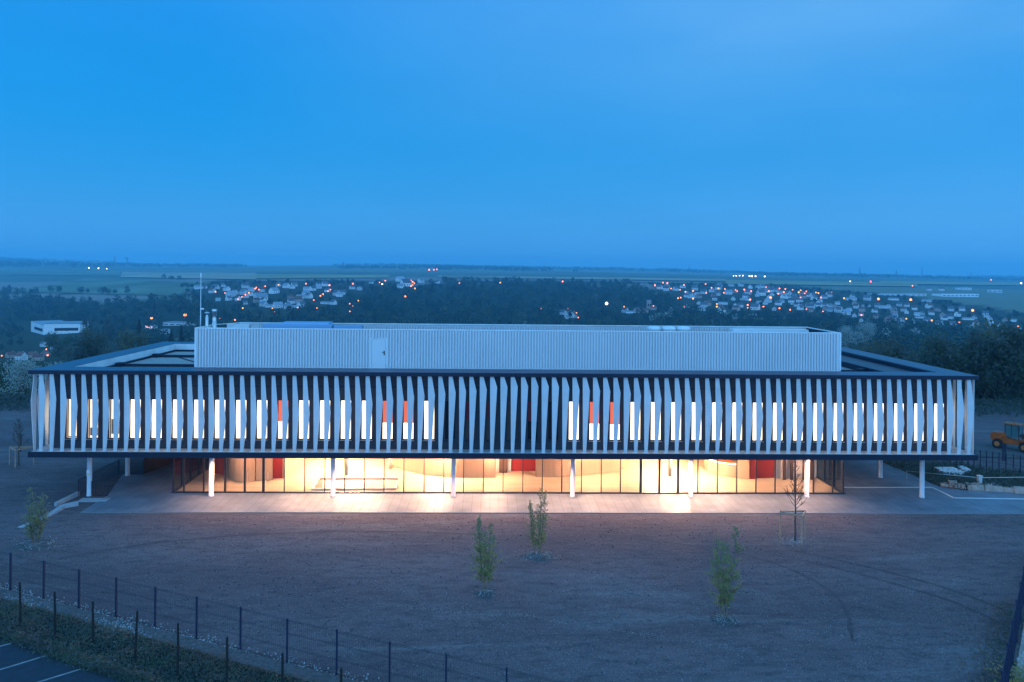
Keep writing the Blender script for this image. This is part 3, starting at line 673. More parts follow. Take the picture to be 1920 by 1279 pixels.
wall(g((1405.5, 898.5), (1418, 898.5)), 'red'); wall(g((1419, 897), (1452, 896)), 'red')
wall(g((1454, 897), (1500, 896), (1531, 895)), 'white_wall')
for px in (1468, 1482, 1505, 1520):
    a_ = G(px, 898, .02); mb = MB(); mb.box(a_.x - .12, a_.x + .12, a_.y - .3, a_.y - .2, .02, 2.6); mb.build('curtain', 'brownfence', B)
# white columns inside
for px, py in ((1256, 893), (650, 890), (732, 879), (398, 905)):
    a_ = G(px, py, 0); mb = MB(); mb.lathe([(.15, .013), (.15, ZS0 - .032)], a_.x, a_.y, 16); mb.build('inner_column', 'white_wall', B, smooth=True)
# reception counter with glowing wavy rim and orange top that emits in place of lamplight
cp = smoothpts(g((1322, 868), (1325, 881), (1337, 888.5), (1352, 892.5), (1372, 895), (1380, 895.6)), 5)
wall(cp, 'wood_wall', h1=1.02, th=.1, name='counter')
mb = MB(); q = [(p.x, p.y + .12) for p in cp] + [(cp[-1].x, cp[-1].y + 1.9), (cp[0].x + .3, cp[-1].y + 1.9)]
mb.prism(q, .99, 1.015); mb.build('counter_top', mat('counter_orange_lit', (.75, .09, .03), .5, emit=(1.0, .12, .03), es=.5), B)
mb = MB()
for a_, b_ in zip(cp, cp[1:]): mb.beam(a_ + Vector((0, -.03, 1.02)), b_ + Vector((0, -.03, 1.02)), .16, .06)
mb.build('counter_light', mat('counter_glow', (.8, .8, .8), .5, emit=(1, .72, .34), es=2.4), B)
# stairwell with white parapet and handrails
s0, s1, s2, s3 = G(583, 919), G(741, 919), G(748, 899.5), G(598, 899.5)
mb = MB(); mb.beam(s0, s1, .12, .14); mb.beam(s3, s2, .12, .16); mb.beam(s0 + Vector((.07, .1, 0)), s3 + Vector((0, -.07, 0)), .12, .15); mb.beam(s1, s2, .12, .15); mb.build('stair_curb', 'white_wall', B)
mb = MB(); mb.prism([(s0.x + .15, s0.y + .1), (s0.x + .8, s0.y + .1), (s3.x + .3, s3.y - .1), (s3.x + .1, s3.y - .1)], .014, .03); mb.build('stairwell', mat('stairwell_shade', (.12, .08, .05), .8), B)  # flat dark sheet on the floor, its colour standing for the shaded opening
for off, p1, p2 in ((0, (668, 919), (738, 919)), (1, (700, 919), (745, 905))):
    a_, b_ = G(*p1), G(*p2); mb = MB()
    mb.tube(a_ + Vector((0, 0, .15)), b_ + Vector((-.2, 0, 1.0 - .25 * off)), .02); mb.tube(b_ + Vector((-.2, 0, 1.0 - .25 * off)), b_ + Vector((.3, 0, 1.05 - .25 * off)), .02); mb.tube(b_ + Vector((.3, 0, 0.1)), b_ + Vector((.3, 0, 1.05 - .25 * off)), .02)
    mb.tube(a_.lerp(b_, .45), a_.lerp(b_, .45) + Vector((0, 0, .5)), .012)
    mb.build('handrail', 'steel', B)
mb = MB(); 
for a_, b_ in ((s0, s3), (s3, s2)):
    mb.tube(a_ + Vector((0, 0, 1.0)), b_ + Vector((0, 0, 1.0)), .015)
    for k in range(4): p = a_.lerp(b_, k / 3); mb.tube(p, p + Vector((0, 0, 1.0)), .012)
mb.build('guard_rail', 'steel', B)

# ceiling lamps of the ground floor
def ceil_lamp(px, py, sx, sy, s, c=(1.0, .60, .41)):
    a_ = G(px, py, 0); mb = MB(); mb.box(a_.x - sx / 2, a_.x + sx / 2, a_.y - sy / 2, a_.y + sy / 2, ZS0 - .075, ZS0 - .032)
    mb.build('ceiling_lamp', mat('ceiling_lamp_glow', (.8, .8, .8), .5, emit=c, es=s), B)
LK = 4.3
ceil_lamp(652, 886, 1.2, 1.2, 75 * LK, (1, .63, .43)); ceil_lamp(700, 897, .6, .6, 160 * LK, (1, .63, .43)); ceil_lamp(598, 893, .5, .5, 130 * LK, (1, .63, .43)); ceil_lamp(1252, 891, 1.1, 1.1, 90 * LK, (1, .63, .43)); ceil_lamp(1285, 903, .25, .25, 1100 * LK, (1, .63, .43)); ceil_lamp(820, 898, .22, .22, 1900 * LK); ceil_lamp(930, 901, .4, .4, 260 * LK)
ceil_lamp(1112, 903, .3, .3, 420 * LK); ceil_lamp(445, 912, .3, .3, 110 * LK); ceil_lamp(545, 905, .3, .3, 150 * LK); ceil_lamp(1350, 906, .3, .3, 330 * LK); ceil_lamp(1500, 908, .3, .3, 120 * LK)
ceil_lamp(640, 866, 3, 3, 11 * LK, (1, .7, .44)); ceil_lamp(1230, 868, 2.5, 3, 8 * LK); ceil_lamp(410, 880, 1.2, 1.2, 5 * LK)
mb = MB(); mb.lathe([(.06, ZS0 - .05), (.06, ZS0 - .031)], -24.6, 57.5, 10); mb.build('soffit_lamp', 'lamp_o', B)
# soffit downlights added and tilted out to warm the terrace and yard
for k, x in enumerate((-19, -14.2, -9.5, -4.8, -.2, 4.5, 9.3, 14.0, 18.8, 23.0)):
    mb = MB(); mb.lathe([(.07, ZS0 - .05), (.09, ZS0 - .031)], x, 52.95, 10); q = mb.build('soffit_lamp', 'steel', B)
    ld_ = bpy.data.lights.new('soffit_fill_spot', 'SPOT'); ld_.energy = (850, 1050, 1500, 1250, 1500, 1500, 1200, 1150, 950, 700)[k]; ld_.color = (1, .53, .31); ld_.spot_size = R(138); ld_.spot_blend = .9; ld_.shadow_soft_size = .04
    lo = bpy.data.objects.new('soffit_fill_spot', ld_); COL.objects.link(lo); lo.parent = B; ORG[lo.name] = (0, 0, 0); o0 = ORG[B.name]; lo.location = (x - o0[0], 52.95 - o0[1], ZS0 - .07 - o0[2]); lo.rotation_euler = (R(-24), 0, 0)

# rooftop corrugated enclosure
YP, YQ = 54.15, 59.9
PXL, PXR = PY(366.5, 690, YP).x, PY(1574.5, 697, YP).x
PZ0, PZ1 = 8.45, 11.76
def corrug(a, b, z0, z1, pitch=.205, dep=.12, side=1):
    a, b = Vector(a), Vector(b); d = (b - a); Ln = d.length; d.normalize(); n = Vector((d.y, -d.x, 0)) * side
    k = int(Ln / pitch); pts = []
    for i in range(k):
        s = i * pitch
        for ds, o in ((0, 0), (.3, 0), (.42, dep), (.88, dep)): pts.append((s + ds * pitch, o))
    pts.append((Ln, 0)); mb = MB()
    P = [a + d * s + n * o for s, o in pts]; m = len(P)
    vs = [(p.x, p.y, z0) for p in P] + [(p.x, p.y, z1) for p in P]
    mb.add(vs, [(i, i + 1, m + i + 1, m + i) for i in range(m - 1)])
    q = a - n * .06; r = b - n * .06
    mb.add([(q.x, q.y, z0), (r.x, r.y, z0), (r.x, r.y, z1), (q.x, q.y, z1)], [(0, 1, 2, 3)]); return mb
dx0, dx1 = PY(696.5, 690, YP).x, PY(723.5, 690, YP).x; dz0, dz1 = 9.05, 11.13
mb = corrug((PXL, YP, 0), (dx0, YP, 0), PZ0, PZ1); mb2 = corrug((dx1, YP, 0), (PXR, YP, 0), PZ0, PZ1); mb3 = corrug((dx0, YP, 0), (dx1, YP, 0), dz1 + .06, PZ1); mb4 = corrug((dx0, YP, 0), (dx1, YP, 0), PZ0, dz0 - .03)
for k in (mb2, mb3, mb4): mb.add(k.v, k.f)
mb.build('plant_screen', 'screen', B)
corrug((PXR, YQ, 0), (PXL + 1.2, YQ, 0), PZ0, PZ1).build('plant_screen', 'screen', B)
corrug((PXL + 2.6, YQ - .13, 0), (PXR - 6.2, YQ - .13, 0), PZ0, PZ1 - .06).build('plant_screen', 'screen', B)
corrug((PXL, YQ - 2, 0), (PXL, YP, 0), PZ0, PZ1).build('plant_screen', 'screen', B); corrug((PXR, YP, 0), (PXR, YQ, 0), PZ0, PZ1).build('plant_screen', 'screen', B)
mb = MB(); mb.box(PXR - .1, PXR - .07, YP + .1, YQ - .1, PZ0, PZ1 - .02); mb.build('screen_lining', 'dark_metal', B)
mb = MB(); mb.box(PXL - .05, PXR + .05, YP - .07, YP + .07, PZ1, PZ1 + .07); mb.box(PXL + 1.2, PXR + .05, YQ - .15, YQ + .07, PZ1, PZ1 + .07); mb.box(PXR - .09, PXR + .06, YP + .07, YQ - .15, PZ1, PZ1 + .06)
mb.box(PXL - .06, PXL + .06, YP + .07, YQ - 2, PZ1, PZ1 + .06); mb.beam((PXL, YQ - 2, PZ1), (PXL + 1.2, YQ, PZ1), .12, .05); mb.box(PXL - .05, PXR + .05, YP - .065, YP + .0, PZ0 + .55, PZ0 + .62)
mb.box(PXL - .06, PXL + .06, YP - .075, YP + .05, PZ0 + .62, PZ1); mb.box(PXR - .06, PXR + .06, YP - .075, YP + .05, PZ0 + .62, PZ1); mb.build('screen_capping', 'membrane', B)
mb = MB(); mb.box(dx0 - .07, dx0, YP - .08, YP - .01, dz0 - .03, dz1 + .06); mb.box(dx1, dx1 + .07, YP - .08, YP - .01, dz0 - .03, dz1 + .06); mb.box(dx0, dx1, YP - .08, YP - .01, dz1, dz1 + .06); mb.build('door_frame', 'membrane', B)
mb = MB(); mb.box(dx0 + .025, dx1 - .025, YP - .06, YP - .02, dz0 + .02, dz1 - .025); dr = mb.build('door', 'screen', B)
mb = MB(); mb.box(dx1 - .16, dx1 - .08, YP - .075, YP - .061, 9.95, 10.25); mb.tube((dx1 - .12, YP - .11, 10.15), (dx1 - .30, YP - .11, 10.15), .018); mb.tube((dx1 - .12, YP - .06, 10.15), (dx1 - .12, YP - .12, 10.15), .018); mb.build('handle', 'frame', dr)
# things standing inside the enclosure
mb = MB(); mb.box(PXL + .3, PXR - .3, YP + .15, YQ - .3, 8.4, 8.62); mb.build('plant_deck', 'roofstrip', B)
for px in (1226, 1253.5, 1282):
    p = PY(px, 622, 56.6); mb = MB(); mb.lathe([(.5, 9.4), (.5, 11.72), (.56, 11.78), (.5, 11.95), (.25, 12.03), (.02, 12.05)], p.x, p.y, 20); mb.build('roof_fan', 'membrane', B, smooth=True)
mb = MB(); xa, xb = PY(497, 610, 57.2).x, PY(625, 610, 57.2).x
mb.box(xa, xb, 56.6, 57.8, 9, 11.93); mb.box(xa + 1.3, xb - .3, 56.9, 58.4, 11.931, 12.05); mb.box(xb + .1, xb + 2.2, 56.8, 57.6, 9, 11.86); mb.build('air_handler', mat('unit_blue_grey', (.25, .42, .6), .35, metal=.3), B)
mb = MB(); xa = PY(1372, 620, 58.6).x; mb.box(xa, PXR - .6, 58.2, 59.4, 9, 11.70); mb.build('air_duct', 'membrane', B)
mb = MB(); xa = PY(422, 610, 59).x; mb.box(xa, xa + 1.7, YQ - .5, YQ - .2, 9, 11.72); mb.build('air_duct', 'membrane', B)
p = PY(402, 610, 57.0); mb = MB(); mb.lathe([(.17, 9), (.17, 12.0), (.14, 12.02), (.14, 12.75), (.19, 12.78), (.19, 13.0), (.1, 13.02)], p.x, p.y, 16); mb.build('chimney', 'steel', B, smooth=True)
p = PY(388, 610, 56.2); mb = MB(); mb.lathe([(.11, 9), (.11, 12.5), (.08, 12.52), (.08, 12.72), (.2, 12.74), (.19, 12.80), (.03, 12.86)], p.x, p.y, 14); mb.build('chimney', 'steel', B, smooth=True)
p = PY(376, 610, 57.5); mb = MB(); mb.tube((p.x, p.y, 8.3), (p.x, p.y, 12.5), .055, .045, 8); mb.tube((p.x, p.y, 12.5), (p.x, p.y, 15.6), .035, .02, 8); mb.tube((p.x, p.y, 15.45), (p.x, p.y, 15.72), .05, .05, 8); mb.box(p.x, p.x + .25, p.y - .05, p.y + .05, 12.95, 13.05); mb.build('antenna_mast', 'steel', B)

# photo positions of the far houses and lamps (x, y, width, kind)
H = [(370, 539, 10, 1), (404, 540, 12, 0), (425, 542, 12, 1), (433, 553, 15, 1), (440, 549, 12, 1), (457, 549, 14, 1), (460, 537, 12, 0), (470, 544, 12, 1), (429, 560, 10, 0), (229, 641, 14, 0), (250, 646, 12, 1), (332, 640, 12, 0), (364, 640, 14, 1), (82, 647, 12, 0), (103, 655, 14, 4),
     (86, 664, 12, 2), (62, 668, 13, 2), (72, 673, 14, 2), (20, 668, 14, 2), (40, 672, 12, 4),
     (514, 547, 16, 1), (490, 560, 20, 1), (484, 556, 14, 0), (522, 534, 9, 0), (537, 537, 13, 1), (552, 534, 10, 0), (548, 538, 9, 1), (575, 542, 11, 1), (586, 542, 11, 0), (574, 551, 14, 1), (579, 556, 13, 0), (562, 558, 13, 1), (546, 566, 12, 0), (557, 565, 16, 2), (508, 573, 20, 3), (521, 574, 16, 1), (494, 571, 14, 1),
     (555, 574, 18, 3), (565, 573, 14, 0), (540, 576, 14, 1), (597, 533, 8, 0), (598, 538, 9, 1), (631, 551, 12, 0), (636, 553, 12, 1), (642, 550, 12, 0), (610, 567, 14, 3), (625, 568, 11, 0), (674, 541, 9, 1), (750, 525, 14, 1), (761, 534, 17, 0), (751, 537, 12, 1), (765, 529, 12, 0), (789, 527, 12, 1), (696, 529, 7, 0), (821, 528, 7, 0),
     (1067, 591, 14, 0), (1055, 587, 11, 0), (1075, 593, 12, 4), (1062, 595, 10, 1), (1182, 584, 11, 3), (1194, 583, 11, 2), (1210, 583, 10, 2), (1172, 583, 10, 4), (1225, 578, 10, 2), (1237, 539, 10, 0), (1250, 537, 10, 1), (1267, 542, 10, 0), (1280, 537, 9, 1), (1303, 541, 11, 0), (1319, 548, 11, 0), (1335, 545, 10, 1), (1345, 551, 11, 0), (1366, 549, 13, 1),
     (1402, 549, 11, 0), (1427, 551, 14, 0), (1420, 553, 10, 1), (1296, 556, 12, 3), (1310, 556, 10, 2), (1320, 573, 12, 0), (1327, 570, 12, 2), (1316, 579, 12, 1), (1355, 568, 18, 3), (1416, 578, 15, 0), (1410, 589, 15, 3), (1353, 584, 12, 4), (1350, 576, 10, 2), (1349, 535, 9, 0), (1371, 534, 9, 1), (1389, 534, 9, 0), (1407, 538, 9, 0), (1422, 538, 9, 1), (1430, 537, 9, 0), (1380, 579, 12, 2), (1388, 573, 11, 0), (1440, 564, 12, 1),
     (1477, 557, 11, 1), (1481, 550, 10, 0), (1489, 555, 9, 0), (1596, 560, 20, 3), (1624, 572, 14, 3), (1645, 573, 9, 0), (1656, 575, 20, 3), (1666, 574, 9, 1), (1626, 560, 12, 0), (1675, 560, 18, 3), (1739, 563, 20, 3), (1587, 587, 14, 1), (1581, 585, 10, 0), (1602, 592, 10, 0), (1556, 581, 9, 1), (1686, 571, 9, 0), (1742, 575, 10, 4), (1700, 572, 9, 0), (1675, 598, 12, 0), (1666, 602, 15, 2),
     (1615, 603, 12, 0), (1711, 603, 12, 1), (1725, 594, 18, 3), (1767, 592, 12, 2), (1780, 595, 12, 0), (1815, 597, 20, 3), (1899, 600, 17, 3), (1855, 613, 12, 0), (1917, 623, 10, 1), (1490, 568, 14, 3), (1452, 579, 10, 1), (1520, 576, 13, 0), (1515, 572, 9, 2), (1742, 542, 9, 0), (1765, 542, 9, 0), (1855, 598, 10, 1), (1545, 557, 10, 0), (1505, 556, 10, 2), (1465, 565, 10, 1), (1535, 569, 10, 4), (1760, 605, 10, 0), (1642, 594, 10, 2), (1830, 607, 10, 4), (1700, 585, 10, 1), (1640, 583, 9, 0),
     (1448, 552, 9, 0), (1395, 560, 10, 3), (1375, 560, 9, 0), (1340, 560, 9, 4), (1287, 549, 8, 1), (1455, 544, 8, 0), (1500, 563, 9, 0), (1570, 568, 9, 1), (1605, 575, 9, 4)]
_r = random.Random(77)
def _fill(n, P):
    k = 0
    while k < n:
        x, y = _r.uniform(min(p[0] for p in P), max(p[0] for p in P)), _r.uniform(min(p[1] for p in P), max(p[1] for p in P))
        c = False; j = len(P) - 1
        for i in range(len(P)):
            (xi, yi), (xj, yj) = P[i], P[j]
            if (yi > y) != (yj > y) and x < (xj - xi) * (y - yi) / (yj - yi) + xi: c = not c
            j = i
        if c and all(abs(x - q[0]) > 7 or abs(y - q[1]) > 3.5 for q in H): H.append((x, y, _r.uniform(8, 11), _r.choice((0, 0, 1, 2, 4)))); k += 1
_fill(75, [(1235, 538), (1440, 538), (1560, 552), (1700, 562), (1915, 596), (1915, 622), (1700, 604), (1560, 590), (1400, 585), (1290, 565)])
_fill(16, [(365, 536), (500, 530), (690, 534), (650, 560), (610, 577), (480, 580), (400, 560)])
LAMPS = [(167, 502.5, 1), (185, 503, 1), (200.5, 504, 1), (404.5, 547), (422, 549.5), (446.5, 561), (453.8, 556.8), (460.5, 552.5), (467, 548.8), (479, 541), (455.5, 578), (285, 596, 2), (348, 591, 3), (413, 597.5), (440.8, 600), (173, 656), (3.8, 667), (27, 660.8, 2), (87.5, 655), (90, 666), (107.5, 664.5),
    (480.8, 539), (485.5, 543), (497.5, 536.8), (522.5, 534), (573.8, 532), (618, 534.8), (620, 543), (615, 546), (606, 551.8), (601, 554.8), (588.5, 562.8), (595, 577.8), (511, 578), (516, 585.5), (558.8, 577), (655.8, 569.5), (662, 573.8), (672, 563.8), (661.8, 532), (711.8, 529.8), (716.8, 532.8, 1), (722.5, 526.5), (767.5, 523.8), (770.5, 525.8), (773.8, 528.5), (777, 531), (773.8, 534), (771, 536.5), (778, 541),
    (862, 531.5), (938, 530), (804.8, 506), (813.5, 505.8), (819, 505), (760, 555.8), (656, 584), (1054.8, 527.8), (1013.8, 579), (1064.8, 578.5), (1081, 586.8), (1084, 595.5), (1137, 569, 4), (1170, 575), (1225, 574), (1227.5, 535), (1242.8, 530), (1251, 531), (1246.8, 536.8), (1258, 541), (1282, 534.5), (1274.8, 543.5), (1285, 547), (1299, 545.5), (1322.5, 532.5), (1324, 549), (1333.8, 539.5), (1346.8, 540.8), (1358.8, 542), (1356.8, 549), (1379, 544), (1382, 546), (1395, 543), (1408, 546), (1425, 544.5), (1436, 538.5), (1299, 560), (1276, 558), (1271, 559.5), (1283, 575), (1406, 561.8), (1401.5, 571.8), (1401.5, 577), (1431, 575), (1343.5, 570), (1343.5, 575),
    (1375, 517.3, 1), (1380, 517.3, 1), (1386.5, 517, 1), (1392.5, 517, 1), (1404.8, 517.8, 1), (1409.5, 518, 1), (1416, 518, 1), (1433.5, 518.5, 1), (1441, 546), (1444, 558, 2), (1461, 541), (1472, 542), (1469, 548), (1458.8, 550.8), (1485.8, 543.5), (1497, 548), (1500.8, 544.5), (1511.5, 546.5), (1508, 550.5), (1500.8, 558), (1529.5, 548.5), (1534, 549.5), (1538.8, 558), (1558, 548.8), (1582, 559.5), (1646, 560.5, 2), (1706.5, 562, 2), (1461, 578), (1481, 580.8), (1511.5, 580), (1542.5, 584.5), (1614.5, 591), (1698.8, 597.5), (1746.5, 600.8), (1798, 604.5), (1822.5, 582, 2), (1852.5, 608), (1908, 611.5), (1593.5, 527.5, 1), (1632, 528, 5), (1710.5, 536), (1913.8, 531, 1), (1857.5, 524.8), (1886.8, 720)]
# ------------------------------------------------------------------ woods
def inpoly(x, y, P):
    c = False; j = len(P) - 1
    for i in range(len(P)):
        (xi, yi), (xj, yj) = P[i], P[j]
        if (yi > y) != (yj > y) and x < (xj - xi) * (y - yi) / (yj - yi) + xi: c = not c
        j = i
    return c
WOOD = [[(640, 566), (700, 540), (820, 535), (1000, 534), (1150, 534), (1212, 546), (1275, 566), (1290, 588), (1400, 600), (1575, 604), (1700, 616), (1960, 632), (1960, 775), (640, 775)],
        [(-60, 562), (60, 560), (200, 570), (350, 560), (392, 566), (440, 590), (500, 596), (640, 600), (640, 775), (330, 775), (250, 610), (-60, 600)],
        [(-60, 690), (90, 700), (140, 660), (330, 640), (366, 650), (366, 800), (-60, 800)]]
TOWN = [[(330, 536), (420, 528), (820, 528), (700, 545), (640, 570), (640, 600), (440, 592), (350, 560)], [(1212, 532), (1440, 534), (1560, 545), (1700, 556), (1930, 590), (1930, 632), (1700, 616), (1575, 604), (1290, 588)], [(-60, 600), (250, 610), (330, 640), (140, 660), (90, 700), (-60, 690)]]
HEDGE = [[(-60, 547), (240, 549), (240, 553), (-60, 552)], [(228, 518.5), (262, 517.5), (340, 524.5), (350, 526.5)], [(820, 528), (1200, 531), (1200, 534), (820, 534)], [(640, 513), (860, 512), (860, 515), (640, 516)], [(1440, 519), (1570, 520), (1660, 526), (1560, 524)]]
def woodness(px, py):
    for P in WOOD:
        if inpoly(px, py, P): return 1.0
    for P in TOWN:
        if inpoly(px, py, P): return .55
    for P in HEDGE:
        if inpoly(px, py, P): return 1.0
    return 0.0
# the dark woodland floor, painted into the terrain as a real land-use mask
ter = bpy.data.objects['terrain']; at = ter.data.attributes.new('wood', 'FLOAT', 'POINT'); vals = []
for v in ter.data.vertices:
    px, py, f = proj(v.co)
    vals.append(1.0 if v.co.y < 300 else min(1, woodness(px, py + 2) * 1.6) if v.co.y < 2600 else 0.0)
at.data.foreach_set('value', np.array(vals, np.float32))
t_ = M['farmland'].node_tree; b_ = t_.nodes['Principled BSDF']; src = b_.inputs['Base Color'].links[0].from_socket
an = t_.nodes.new('ShaderNodeAttribute'); an.attribute_name = 'wood'; mxa = t_.nodes.new('ShaderNodeMix'); mxa.data_type = 'RGBA'
t_.links.new(an.outputs['Fac'], mxa.inputs[0]); t_.links.new(src, mxa.inputs[6]); mxa.inputs[7].default_value = (.035, .04, .02, 1); t_.links.new(mxa.outputs[2], b_.inputs['Base Color'])

def tone_mat(name, stops):
    m = bpy.data.materials.new(name); m.use_nodes = True; t = m.node_tree; b = t.nodes['Principled BSDF']; b.inputs['Roughness'].default_value = .9; b.inputs['Specular IOR Level'].default_value = .1
    a = t.nodes.new('ShaderNodeAttribute'); a.attribute_name = 'tone'; r = t.nodes.new('ShaderNodeValToRGB'); t.links.new(a.outputs['Fac'], r.inputs[0])
    e = r.color_ramp.elements; e[0].position, e[0].color = stops[0][0], (*stops[0][1], 1); e[1].position, e[1].color = stops[-1][0], (*stops[-1][1], 1)
    for p, c in stops[1:-1]: q = e.new(p); q.color = (*c, 1)
    t.links.new(r.outputs[0], b.inputs['Base Color']); return m
M['woodleaf'] = tone_mat('woodland_foliage', [(0, (.016, .028, .016)), (.45, (.035, .055, .022)), (.75, (.075, .085, .035)), (.93, (.10, .11, .05)), (.96, (.26, .28, .24)), (1, (.34, .36, .32))])
rng = np.random.default_rng(11); random.seed(21)
C, S, T = [], [], []
cnt = 0
def crown_pts(x, y, z, h, w_, n, tone, s):
    t = rng.normal(size=(n, 3)); t /= np.linalg.norm(t, axis=1, keepdims=True); r = rng.random((n, 1)) ** .4
    k = rng.random(); p = t * r * np.array([w_, w_, h * .42]); p[:, 2] += h * .58
    p[:, 0] += p[:, 2] * (k - .5) * .2
    C.append(p + np.array([x, y, z])); S.append(rng.uniform(.5, 1.2, n) * s); T.append(np.clip(tone + rng.normal(0, .09, n), 0, 1 if tone > .94 else .93))
def scatter(n, Y0, Y1, u0, u1, f):
    global cnt
    for _ in range(n):
        Y = math.exp(random.uniform(math.log(Y0), math.log(Y1))); u = random.uniform(u0, u1); x = u * Y; z = land(x, Y)
        px, py, _d = proj((x, Y, z)); f(x, Y, z, px, py)
def fa(x, Y, z, px, py):
    global cnt
    wn = woodness(px, py)
    if Y < 1000 and -.42 < u_of(x, Y) < .42: wn = 1
    if random.random() > wn * (1 if wn > .9 else 1.5): return
    if wn < .9 and 40 < px < 160 and 600 < py < 668 and random.random() < .85: return
    if any(abs(px - q[0]) < 7 + q[2] * .3 and -1 < py - q[1] < 13 for q in H) and random.random() < .9: return
    if any(abs(px - q[0]) < 5 and 0 < py - q[1] < 16 for q in LAMPS) and random.random() < .85: return
    if px < 128 and 634 < py < 700 and random.random() < .85: return
    if 262 < px < 372 and 598 < py < 650 and random.random() < .85: return
    tone = random.random() ** 1.4 * .8
    if random.random() < .012: tone = .97
    h = random.uniform(9, 17) * (1 if wn > .9 else .5); w_ = h * random.uniform(.28, .5); s = 1.0 + Y / 1400
    crown_pts(x, Y, z - 1, h, w_, int(150 - min(Y / 18, 70)), tone, s * .85); cnt += 1
def u_of(x, Y): return x / Y
scatter(6500, 520, 2000, -.85, .80, fa)
# ridge woods far off
def fb(x, Y, z, px, py):
    zone = (px < 460 and py < 500.5 + (px > 100) * 1) or (625 < px < 1400 and py < 508 + (px - 625) * .006) or (1400 < px < 1590 and py < 520) or px > 1590
    nz_ = math.sin(x / 310 + 2) + math.sin(x / 730 + Y / 400)
    if not zone or nz_ < -.4: return
    crown_pts(x, Y, z - 2, random.uniform(14, 20), 24, 9, random.random() * .3, 8)
scatter(3600, 3600, 7600, -.78, .8, fb)
C = np.concatenate(C); S = np.concatenate(S); T = np.concatenate(T)
o = np_quads('woodland', C, S, 'woodleaf', rng, vert_attr=T); tag(o, 'dark leafy woodland filling the valley beyond the building up to the villages', 'woodland', kind='stuff')

# individual trees of the nearer woods
def make_tree(name, label, cat, h, w_, ma, nl, ls, seed, conifer=False, clumps=18, blossom=False, bark='bark', trunk_r=.2, base=.28):
    rg = np.random.default_rng(seed); rd = random.Random(seed)
    root = thing(name, label, cat)
    tb = MB(); tb.tube((0, 0, -.6), (0, 0, h * .5), trunk_r, trunk_r * .6, 7); tb.tube((0, 0, h * .5), (rd.uniform(-.3, .3), 0, h * .93), trunk_r * .6, .03, 6)
    P = []; Z = []
    if conifer:
        n = nl; zz = rg.random(n) ** .8; r = (1 - zz) * w_ * (.75 + .25 * np.sin(zz * 40)) * rg.random(n) ** .4; a = rg.random(n) * 6.283
        P = np.stack([r * np.cos(a), r * np.sin(a), h * .08 + zz * h * .92], 1)
    else:
        for k in range(clumps):
            a = rd.uniform(0, 6.283); zz = rd.uniform(base, .93); rr = w_ * math.sqrt(max(0, 1 - ((zz - .55) / .5) ** 2)) * rd.uniform(.25, .85)
            c = np.array([rr * math.cos(a), rr * math.sin(a), zz * h]); m = nl // clumps
            P.append(c + rg.normal(size=(m, 3)) * np.array([w_ * .22, w_ * .22, h * .065]))
            st = Vector((0, 0, h * max(.18, zz - .28))); tb.tube(st, c * .92 if False else Vector(c) , trunk_r * .3, .02, 4, cap=False)
        P = np.concatenate(P)
    tb.build('trunk', bark, root)
    q = np_quads('crown', P, rg.uniform(.6, 1.3, len(P)) * ls, ma, rg, parent=root)
    reg(root); return root
for n_, c in (('leaf_dark', (.026, .042, .020)), ('leaf_mid', (.050, .072, .026)), ('leaf_olive', (.075, .080, .034)), ('leaf_con', (.014, .026, .018)), ('leaf_blue', (.040, .058, .045))):
    M[n_] = mat(n_, c, .9, spec=.1, rnd=.25, transl=.15)
M['blossom'] = mat('blossom', (.30, .33, .28), .8, transl=.2)
PT = [make_tree('broadleaf_tree', '', 'tree', 11, 3.6, 'leaf_dark', 2400, .30, 1), make_tree('broadleaf_tree', '', 'tree', 9.5, 3.4, 'leaf_mid', 2000, .28, 2, clumps=14),
      make_tree('broadleaf_tree', '', 'tree', 12, 3.2, 'leaf_olive', 1500, .26, 3, clumps=22), make_tree('slender_tree', '', 'tree', 12.5, 2.1, 'leaf_blue', 1500, .26, 4),
      make_tree('conifer_tree', '', 'tree', 12, 2.4, 'leaf_con', 2400, .32, 5, conifer=True), make_tree('blossom_tree', '', 'tree', 7, 3.1, 'blossom', 2600, .13, 6, clumps=26, base=.2)]
used = set()
def place(k, loc, s, label, group=None, rz=None):
    p = PT[k]; rz = random.uniform(0, 6.28) if rz is None else rz
    if k not in used:
        used.add(k); p.location = loc; p.scale = (s,) * 3; p.rotation_euler = (0, 0, rz); p['label'] = label
        if group: p['group'] = group
        return p
    q = copy_thing(p, loc, rz, s, label)
    if group: q['group'] = group
    elif 'group' in q: del q['group']
    return q
random.seed(5)
KN = ['dark leafy tree', 'mid green leafy tree', 'olive budding tree', 'slender blue-green tree', 'conifer']
def near_wood(n, Y0, Y1, u0, u1, where, grp, lim, weights=(5, 3, 3, 2, .3)):
    for _ in range(n):
        Y = math.exp(random.uniform(math.log(Y0), math.log(Y1))); u = random.uniform(u0, u1); x = u * Y
        if not lim(x, Y): continue
        k = random.choices(range(5), weights)[0]; s = random.uniform(.72, 1.15)
        px, py, _d = proj((x, Y, land(x, Y) + 9))
        if not (-60 < px < 1980): continue
        if py < (684 if px < 120 else 645 if px < 380 else 612 + max(0, px - 1600) * .06): continue
        place(k, (x, Y, land(x, Y) - .2), s, KN[k] + where, grp + ' (' + KN[k] + ')')
near_wood(120, 97, 230, .42, .74, ' in the wood beyond the right end of the building', 'trees in the wood on the right', lambda x, y: not (y < 112 and x / y < .6))
near_wood(95, 230, 540, .40, .74, ' in the wood beyond the right end of the building', 'trees in the wood on the right', lambda x, y: True)
near_wood(70, 97, 200, -.76, -.42, ' in the wood beyond the left end of the building', 'trees in the wood on the left', lambda x, y: True)
near_wood(60, 260, 620, -.76, -.40, ' among the low houses beyond the left end of the building', 'trees in the left valley', lambda x, y: random.random() < .7, (4, 3, 3, 3, 1))
